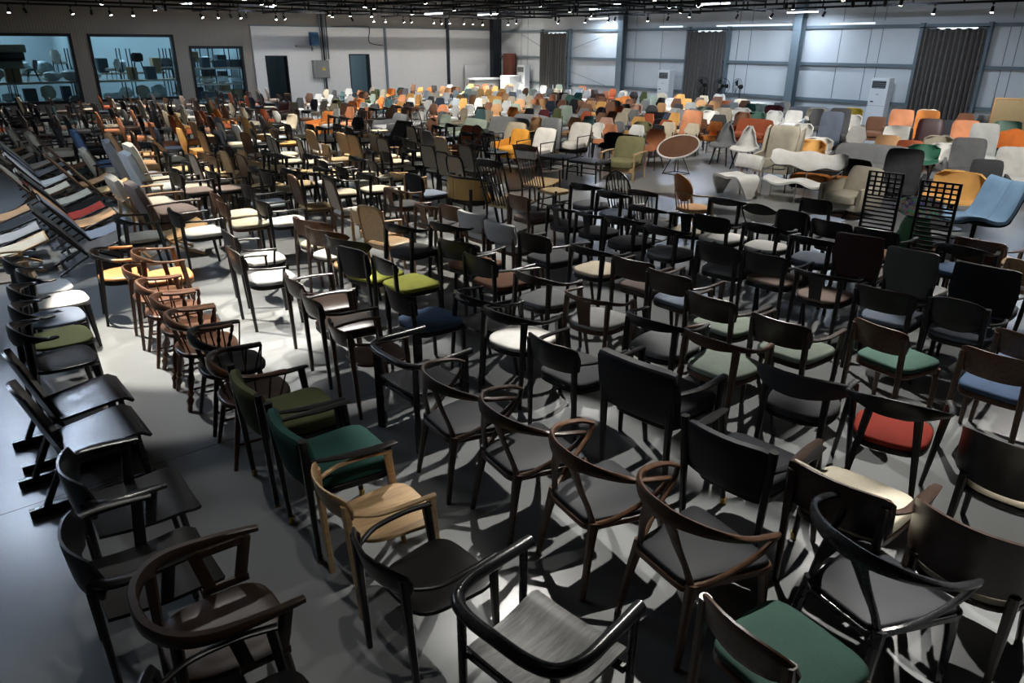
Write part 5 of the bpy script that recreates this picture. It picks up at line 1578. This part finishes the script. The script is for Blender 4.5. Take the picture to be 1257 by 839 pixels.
# far corner: board, counter, carton
o = obj('board', bx(G(), 0, .06, -.5, .5, 0, 1, .01), 'red_board', None, False); p = on_x(625, 80, XW-.35)
b0 = empty('cupboard', (XW-.45, p.y, 0)); o.parent = b0; o.scale = (4, .9, 2.35); o.name = 'carcass'
obj('door', obox(G(), (-.02, .2, 1.15), .015, .2, 1.1, .004), 'red_board', b0, False); obj('door', obox(G(), (-.02, -.21, 1.15), .015, .2, 1.1, .004), 'red_board', b0, False)
tag(b0, 'dark red cupboard standing in the far corner', 'cupboard')
ct = empty('counter', (26.9, YW-1.6, 0)); obj('worktop', obox(G(), (0, 0, 1.02), .95, .35, .05, .01), 'plastic_dim', ct); obj('body', obox(G(), (0, 0, .48), .85, .3, .48, .01), 'grey_box', ct)
tag(ct, 'pale counter by the white wall in the far corner', 'counter')
ct = obj('carton', obox(G(), (0, 0, .6), .42, .4, .6, .02), 'plastic_dim'); ct.location = (28.0, YW-2.6, 0); tag(ct, 'white carton beside the dark red cupboard', 'box')
ct = obj('panel_board', obox(G(), (0, 0, .85), .75, .03, .85, .006), 'white_panel'); ct.location = (27.3, YW-.3, 0); tag(ct, 'white board leaning on the white wall behind the counter', 'board')
# electrics on the white wall
eb = empty('electrical_box', (17.6, YW-.2, 1.65)); obj('cabinet', obox(G(), (0, 0, 0), .42, .11, .41, .008), 'grey_box', eb); ed = obj('door', obox(G(), (.06, -.115, 0), .32, .008, .38, .004), 'grey_box', eb)
g = G(); g.add([(-.0, -.126, -.05), (.22, -.126, -.05), (.11, -.126, .13), (-.0, -.120, -.05), (.22, -.120, -.05), (.11, -.120, .13)], [(0, 1, 2), (3, 5, 4), (0, 3, 4, 1), (1, 4, 5, 2), (2, 5, 3, 0)]); obj('warning_sign', g, 'yellow_sign', ed, False, 'yellow triangular warning sign')
g = G(); obox(g, (.11, -.128, .035), .007, .002, .035); obox(g, (.11, -.128, -.025), .007, .002, .008); obj('warning_mark', g, 'frame_black', ed, False)
tag(eb, 'grey electrical cabinet with a yellow warning sign on the white wall', 'electrical box')
bb = obj('blue_box', obox(G(), (0, 0, 0), .2, .14, .3, .01), 'blue_box'); bb.location = (17.35, YW-.24, 3.05); tag(bb, 'small blue box high on the white wall', 'box')
sh = obj('wall_bracket', obox(obox(G(), (0, 0, 0), .55, .12, .025, .004), (.3, .05, -.12), .02, .06, .1), 'grey_box'); sh.location = (16.95, YW-.21, 2.72); tag(sh, 'grey bracket shelf under the blue box', 'shelf')
for k in range(4):
    o = obj('conduit', stick(G(), (0, 0, 0 if k < 2 else 2.1), (0, 0, 4.9), .045 if k == 1 else .028, None, 8, 2), 'steel_dark' if k % 2 else 'steel_grey'); o.location = (17.75+.12*k, YW-.16, 0)
    tag(o, ['thin grey conduit rising by the electrical cabinet', 'thick dark conduit rising by the electrical cabinet', 'short grey conduit above the electrical cabinet', 'short dark conduit above the electrical cabinet'][k], 'conduit', 'conduits by the electrical cabinet')
g = G(); bx(g, 21.4, 21.52, YW-.16, YW-.0, 0, 3.6); o = struct('column', g, 'steel_grey'); o['label'] = 'grey post on the white wall'
g = G(); bx(g, 25.42, 25.58, YW-.18, YW-.0, 0, 4.2); o = struct('column', g, 'steel_dark'); o['label'] = 'dark post on the white wall'
cb = obj('cable', sweep(G(), [(18.4, YW-.14, 3.62), (20.3, YW-.14, 3.66), (20.55, YW-.14, 3.5), (20.5, YW-.13, 2.9), (21.3, YW-.13, 2.75)], .022, None, 6, (0, 1, 0), 4), 'wire'); tag(cb, 'dark cable looping over the white wall', 'cable')
# pedestal fans
def fan(px, py, label, yaw):
    p = at(px, py, 1.1); f = empty('pedestal_fan', (XW-.75, on_x(px, py, XW-.75).y, 0), yaw)
    obj('base', lathe(G(), (0, 0, 0), (0, 0, .06), [(0, .25), (.5, .24), (1, .05)], 18), 'metal_bk', f)
    obj('pole', stick(G(), (0, 0, .05), (0, 0, 1.15), .018), 'metal_bk', f)
    obj('motor', lathe(G(), (-.12, 0, 1.2), (.08, 0, 1.2), [(0, .05), (.2, .09), (.8, .09), (1, .05)], 12), 'metal_bk', f)
    g = G()
    for k in range(3):
        a = k*2*PI/3
        sheet(g, lambda u, v: (.13+.05*(v-.5), (.05+.23*u)*math.cos(a+(v-.5)*(.9-.2*u)), 1.2+(.05+.23*u)*math.sin(a+(v-.5)*(.9-.2*u))), 4, 3, .004)
    obj('blade', g, 'metal_bk', f)
    g = G()
    for r, x in ((.34, .13), (.33, .19), (.2, .22), (.33, .07)): sweep(g, [(x, r*math.cos(2*PI*k/20), 1.2+r*math.sin(2*PI*k/20)) for k in range(21)], .006, None, 5, (1, 0, 0), 1)
    for k in range(12): sweep(g, [(.22, .06*math.cos(k*PI/6), 1.2+.06*math.sin(k*PI/6)), (.19, .33*math.cos(k*PI/6), 1.2+.33*math.sin(k*PI/6)), (.07, .33*math.cos(k*PI/6), 1.2+.33*math.sin(k*PI/6))], .004, None, 4, (1, 0, 0), 1)
    obj('guard_wire_cage', g, 'metal_bk', f)
    tag(f, label, 'fan', 'black pedestal fans before the curtain')
fan(864, 113, 'black pedestal fan nearest the middle air conditioner', 3.0); fan(886, 112, 'black pedestal fan between the two others', 3.6); fan(908, 112, 'black pedestal fan farthest from the middle air conditioner', 2.6)
# odd things among the chairs
pf = at(1124, 278, .3); po = obj('pouf', lathe(G(), (0, 0, 0), (0, 0, .46), [(0, .30), (.1, .31), (.5, .22), (.55, .21), (.6, .22), (.95, .17), (1, .12)], 20), 'green_pouf'); po.location = (pf.x, pf.y, 0); tag(po, 'glossy green flared stool behind a ladder-back chair', 'stool')
pc = obj('cushion', blob(G(), .24, .33, .15, 4), 'patchwork'); pc.location = (pf.x, pf.y, .45); tag(pc, 'multicoloured patterned cushion on the green flared stool', 'cushion')
p = at(1240, 150, 1.0); rs = empty('folding_screen', (p.x, p.y, 0), .6)
obj('frame', obox(obox(obox(G(), (0, -.48, .8), .02, .02, .8, .004), (0, .48, .8), .02, .02, .8, .004), (0, 0, 1.58), .02, .48, .02, .004), 'wood_ok', rs); obj('woven_panel', obox(G(), (0, 0, .83), .012, .46, .73, .004), 'rattan', rs)
tag(rs, 'tall pale woven rattan screen against the steel wall', 'screen')
p = at(1250, 182, .55)
cl = obj('cloth', sheet(G(), lambda u, v: (.35*math.sin((u-.5)*2.6)*(.6+.5*(1-v)), (v-.5)*.9, .95-.45*abs(2*u-1)**1.6+.04*math.sin(9*v+4*u)), 14, 12, .02), 'orange_cloth'); cl.location = (p.x, p.y, 0); tag(cl, 'bright orange cloth draped over a chair back', 'cloth')
# ------------------------------------------------------------------ lighting grid: tracks, spots, tubes
TZ = 4.12
tracks_x = [11.5, 14.6, 17.7, 20.8, 23.9, 27.0]     # run along y
tracks_y = [17.5, 20.6, 23.7, 26.8, 29.9, 33.0]     # run along x
near_x = [1.2, 4.3, 7.4]
near_y = [-2.0, 1.1, 4.2, 7.3, 10.4, 13.5]
def track(axis, c, a, b, label):
    t = empty('lighting_track', (0, 0, 0)); L = b-a
    for z in (TZ, TZ+.34):
        if axis == 'y': q = obox(G(), (c, (a+b)/2, z), .04, L/2, .035)
        else: q = obox(G(), ((a+b)/2, c, z), L/2, .04, .035)
        obj('rail', q, 'metal_bk', t, False)
    g = G(); n = int(L/1.5)
    for k in range(n+1):
        s = a+L*k/n
        if axis == 'y': obox(g, (c, s, TZ+.17), .022, .022, .17)
        else: obox(g, (s, c, TZ+.17), .022, .022, .17)
    obj('strut', g, 'metal_bk', t, False)['kind'] = 'stuff'
    g = G()
    for k in range(0, n+1, 3):
        s = a+L*k/n
        if axis == 'y': obox(g, (c, s, (TZ+.34+HC)/2), .006, .006, (HC-TZ-.34)/2)
        else: obox(g, (s, c, (TZ+.34+HC)/2), .006, .006, (HC-TZ-.34)/2)
    obj('hanger_rod', g, 'metal_bk', t, False)['kind'] = 'stuff'
    tag(t, label, 'lighting track', 'black lighting tracks under the roof')
OW = ['nearest', 'second', 'third', 'fourth', 'fifth', 'sixth', 'seventh', 'eighth', 'ninth', 'tenth', 'eleventh', 'twelfth']
for k, c in enumerate(tracks_x): track('y', c, -4 if c < 20 else 2, YW-1, f'black double-rail lighting track parallel to the curtain wall, {OW[len(tracks_x)-1-k]} to it')
for k, c in enumerate(tracks_y): track('x', c, -4, XW-1, f'black double-rail lighting track parallel to the glazed wall, {OW[len(tracks_y)-1-k]} to it')
SPOTS = []
def spot_head(p, aim, lit, label, near=False):
    """p: hinge under the track; aim: point on the floor"""
    d = (V3(aim)-V3(p)).normalized()
    h = empty('track_spotlight', p)
    obj('adapter', obox(G(), (0, 0, -.02), .03, .03, .02), 'metal_bk', h, False)
    obj('stem', stick(G(), (0, 0, -.03), (0, 0, -.14), .010), 'metal_bk', h)
    c = V3((0, 0, -.17)); a, b = c-d*.07, c+d*.11
    br = obj('barrel', lathe(G(), a, b, [(0, .035), (.1, .045), (.9, .05), (1, .05)], 12), 'metal_bk', h)
    obj('lens', lathe(G(), b, b+d*.006, [(0, .046), (1, .046)], 12), 'lamp_glow' if lit else 'frame_black', br)
    tag(h, label, 'spotlight', 'track spotlights')
    SPOTS.append((V3(p)+b+d*.02, d, lit))
PXS = [(11, 15, 1), (30, 11, 0), (88, 18, 1), (113, 19, 0), (135, 17, 1), (163, 16, 1), (125, 2, 1), (189, 7, 1), (203, 10, 0), (247, 22, 1), (268, 23, 1), (283, 22, 0), (294, 18, 1), (302, 19, 0), (320, 1, 1), (338, 1, 1), (339, 23, 1), (349, 25, 1), (402, 14, 1), (408, 16, 1),
       (430, 17, 1), (432, 25, 0), (456, 17, 1), (459, 7, 1), (458, 25, 1), (473, 24, 1), (505, 15, 1), (495, 28, 1), (504, 30, 1), (532, 28, 1), (541, 28, 1), (551, 26, 1), (580, 29, 1), (569, 30, 1), (592, 28, 1), (611, 10, 1), (624, 32, 1), (634, 26, 1), (682, 23, 0), (686, 27, 1), (707, 5, 0),
       (719, 25, 1), (747, 26, 1), (755, 23, 1), (795, 25, 1), (820, 23, 0), (847, 18, 1), (905, 20, 0), (857, 1, 1), (948, 17, 1), (965, 9, 0), (1012, 16, 0), (1047, 4, 0), (1069, 4, 0), (1087, 3, 0), (1146, 18, 1), (1217, 17, 1)]
used = []
from collections import Counter as _C
cn = _C()
_T = ['', 'first', 'second', 'third', 'fourth', 'fifth', 'sixth', 'seventh', 'eighth', 'ninth', 'tenth', 'eleventh', 'twelfth', 'thirteenth', 'fourteenth', 'fifteenth', 'sixteenth', 'seventeenth', 'eighteenth', 'nineteenth']
ORDN = _T+['twentieth']+['twenty-'+x for x in _T[1:10]]+['thirtieth']+['thirty-'+x for x in _T[1:10]]+['fortieth']+['forty-'+x for x in _T[1:10]]+['fiftieth']
PXS.sort()
for i, (px, py, lit) in enumerate(PXS):
    r = ray(px, py); best = None
    dh = (TZ-.2-CAMH)/max(r.z, .02)
    want = at(px, py, TZ-.2)
    for c in tracks_x:
        q = CAM+r*(c/r.x)
        if 8 < q.y < YW-1.2: 
            e_ = abs(q.z-(TZ-.2))
            if best is None or e_ < best[0]: best = (e_, V3((c, q.y, TZ-.035)))
    for c in tracks_y:
        q = CAM+r*(c/r.y)
        if -3 < q.x < XW-1.2:
            e_ = abs(q.z-(TZ-.2))
            if best is None or e_ < best[0]: best = (e_, V3((q.x, c, TZ-.035)))
    p = best[1]
    while any((p-u).length < .22 for u in used):
        p = p+V3((0, .25, 0)) if any(abs(p.x-c) < .01 for c in tracks_x) else p+V3((.25, 0, 0))
    used.append(p)
    aim = (min(p.x+rr.uniform(-.6, 2.2), 26.3), min(p.y+rr.uniform(-.6, 2.0), 32.0), .3)
    cn[lit] += 1
    spot_head(p, aim, lit, f'{ORDN[cn[lit]]} {"lit" if lit else "dark or turned-away"} black track spotlight counting from the glazed rooms')
# near part of the lighting grid, above the camera's view
for k, c in enumerate(near_x): track('y', c, -4, 16, f'black lighting track over the near rows, {OW[k]} of the lengthwise ones')
# (hinge x, y, aim x, y, strength)
KEY = [(1.2, 5.2, 1.1, 3.6, .13), (4.3, 3.8, 1.2, 3.0, .13), (1.2, 1.4, .9, 2.8, .12), (4.3, 2.6, 2.6, 1.6, 1.0), (4.3, 4.8, 2.9, 3.4, 1.0), (7.4, 2.6, 5.2, 1.0, 1.1), (7.4, 4.4, 5.6, 3.0, 1.0), (4.3, .9, 3.5, .1, 1.6), (4.3, 7.6, 3.0, 6.4, 1.0), (7.4, 6.6, 5.2, 5.2, 1.0), (7.4, -.6, 6.2, -.8, .9),
       (4.3, 9.4, 2.8, 8.0, 2.4), (1.2, 9.0, 2.0, 7.6, 3.4), (4.3, 6.4, 2.4, 6.8, 1.2), (1.2, 7.6, 1.6, 6.6, .7), (4.3, 11.2, 3.6, 10.0, 1.9), (7.4, 9.2, 5.6, 8.2, 1.9), (7.4, 11.2, 6.2, 10.2, 1.9), (11.5, 5.0, 9.4, 4.0, 1.0), (11.5, 7.4, 9.2, 6.6, 1.0), (11.5, 2.0, 9.0, 1.8, .9), (4.3, 13.4, 3.4, 12.4, 1.9), (7.4, 13.6, 6.2, 12.8, 1.9), (1.2, 12.4, 1.4, 11.4, .8), (11.5, 10.0, 9.6, 9.6, 1.0), (4.3, 15.6, 4.0, 14.8, 1.9), (7.4, 16.0, 7.0, 15.2, 1.9), (7.4, 18.6, 7.6, 18.4, 1.7), (4.3, 18.2, 4.8, 18.0, 1.5), (9.4, 14.0, 9.0, 13.6, 1.6), (7.4, 21.0, 7.4, 21.6, 1.5), (4.3, 21.0, 4.4, 21.4, 1.3), (11.5, 20.0, 11.0, 20.4, 1.5)]
FARKEY = [(11.5, 13, 13.5, 14.6), (11.5, 17, 13.8, 18.6), (14.6, 12, 16.6, 13.6), (14.6, 16, 17, 17.6), (14.6, 20, 17, 21.6), (17.7, 14, 20, 15.6), (17.7, 18, 20, 19.6), (17.7, 22, 20, 23.6), (20.8, 12, 22.8, 13.4), (20.8, 16, 23, 17.6), (20.8, 20, 23, 21.6),
          (11.5, 3.6, 13.6, 4.6), (11.5, 7.2, 13.4, 8.0), (11.5, 9.8, 13.2, 10.6), (14.6, 3.5, 17, 4.8), (14.6, 6.5, 17, 7.6), (14.6, 9, 16.6, 10), (17.7, 5, 20, 6.6), (17.7, 9, 20, 10), (20.8, 6, 23, 7.8), (20.8, 9, 23, 10.4)]
KEY += [(a, b, c, d, .8 if a < 15 and b < 11 else 1.0) for a, b, c, d in FARKEY]  # extra spots added to brighten the dim middle and far rows
for i, (x, y, ax_, ay_, pw) in enumerate(KEY):
    p = (x, y+.01*(i % 3), TZ-.035)
    spot_head(p, (ax_, ay_, .2), 1, 'lit black track spotlight added above the rows of chairs')  # added heads, placed for the pools of light wanted below
    SPOTS[-1] = SPOTS[-1][:2]+(pw,)
for i, (p, d, lit) in enumerate(SPOTS):
    if not lit: continue
    near = i >= len(PXS)
    l = bpy.data.lights.new('spot_beam', 'SPOT'); l.energy = (690 if near else 620)*lit
    l.spot_size = math.radians(50 if p.x > 10 else 37) if near else math.radians(74); l.spot_blend = .3; l.shadow_soft_size = .022
    l.color = (1.0, .93, .82) if p.y > 8 and p.x < 12 else (1.0, .96, .90)
    o = bpy.data.objects.new('spot_beam', l); COL.objects.link(o); o.location = p
    o.rotation_euler = d.to_track_quat('-Z', 'Y').to_euler()
# fluorescent battens
def batten(p, axis, label, L=1.25, pw=75, col=(.66, .80, 1.0)):
    t = empty('tube_light', p)
    s = (L/2, .04) if axis == 'x' else (.04, L/2)
    hs = obj('housing', obox(G(), (0, 0, .04), s[0]+.01, s[1]+.01, .02), 'plastic_w', t, False)
    obj('tube', obox(G(), (0, 0, 0), s[0], s[1]*.6 if axis == 'x' else s[1], .018) if axis == 'x' else obox(G(), (0, 0, 0), s[0]*.6, s[1], .018), 'tube_glow', hs, False)
    g = G()
    for k in (-1, 1): obox(g, ((L*.4*k, 0, .2) if axis == 'x' else (0, L*.4*k, .2)), .005, .005, .15)
    obj('hanger_wire', g, 'metal_bk', t, False)
    tag(t, label, 'tube light', 'white tube lights under the roof')
    l = bpy.data.lights.new('tube_beam', 'AREA'); l.shape = 'RECTANGLE'; l.size = L if axis == 'x' else .06; l.size_y = .06 if axis == 'x' else L
    l.energy = pw; l.color = col
    o = bpy.data.objects.new('tube_beam', l); COL.objects.link(o); o.location = V3(p)+V3((0, 0, -.03))
for px, py, ax, lab in ((770, 5, 'y', 'white tube light nearest the middle steel column'), (845, 8, 'y', 'white tube light over the curtain behind the fans'), (735, 23, 'y', 'white tube light low beside the middle steel column'), (985, 15, 'y', 'white tube light crossing the column beside the wide bay'), (532, 17, 'y', 'shorter white tube light before the white wall'), (598, 18, 'y', 'white tube light before the dark corner column'), (328, 9, 'y', 'white tube light over the end of the white wall'), (228, 5, 'y', 'white tube light over the third window'), (1050, 29, 'y', 'white tube light against the wide bay'), (930, 31, 'y', 'white tube light against the curtain wall')):
    if py > 28: continue
    batten(at(px, py, TZ-.1 if py > 12 else TZ+.1), ax, lab)
for k, (x, y, pw) in enumerate(((-1.2, 10.8, 75), (.2, 12.4, 90), (-1.4, 14.0, 90), (.6, 15.4, 90), (24, 6, 130), (25.5, 12, 130), (25.5, 18, 130), (25, 1, 130), (25.5, 24, 100))): batten(V3((x, y, 4.3)), 'y', f'white tube light hung {"unseen, added for the floor gleam" if x < 2 else "along the curtain wall"}, {OW[k] if k < 4 else OW[k-4]} of its line', 1.25, pw)  # first four hang out of view, added to lay a bluish gleam on the floor
for k, x in enumerate((16.5, 20.0, 23.5, 26.8)): batten(V3((x, YW-3.2, 4.4)), 'x', f'white tube light before the white wall, {OW[k]} from the glazed rooms', 1.25, 60, (1.0, .96, .9))
# store rooms
for x, e_ in ((0, 60), (4.8, 170), (9.2, 170), (12.6, 130), (16.2, 10), (20, 130)):
    l = bpy.data.lights.new('store_lamp', 'AREA'); l.size = 1.6; l.energy = e_; l.color = (.66, .86, 1.0)
    o = bpy.data.objects.new('store_lamp', l); COL.objects.link(o); o.location = (x, YW+3.2, 4.6)
w = bpy.data.worlds.new('world'); SC.world = w; w.use_nodes = True
w.node_tree.nodes['Background'].inputs[0].default_value = (.5, .55, .6, 1); w.node_tree.nodes['Background'].inputs[1].default_value = .0
SC.cycles.use_denoising = True
SC.cycles.max_bounces = 6
SC.cycles.diffuse_bounces = 3
SC.cycles.caustics_reflective = False; SC.cycles.caustics_refractive = False
SC.cycles.sample_clamp_indirect = 4
SC.view_settings.exposure = 0.0
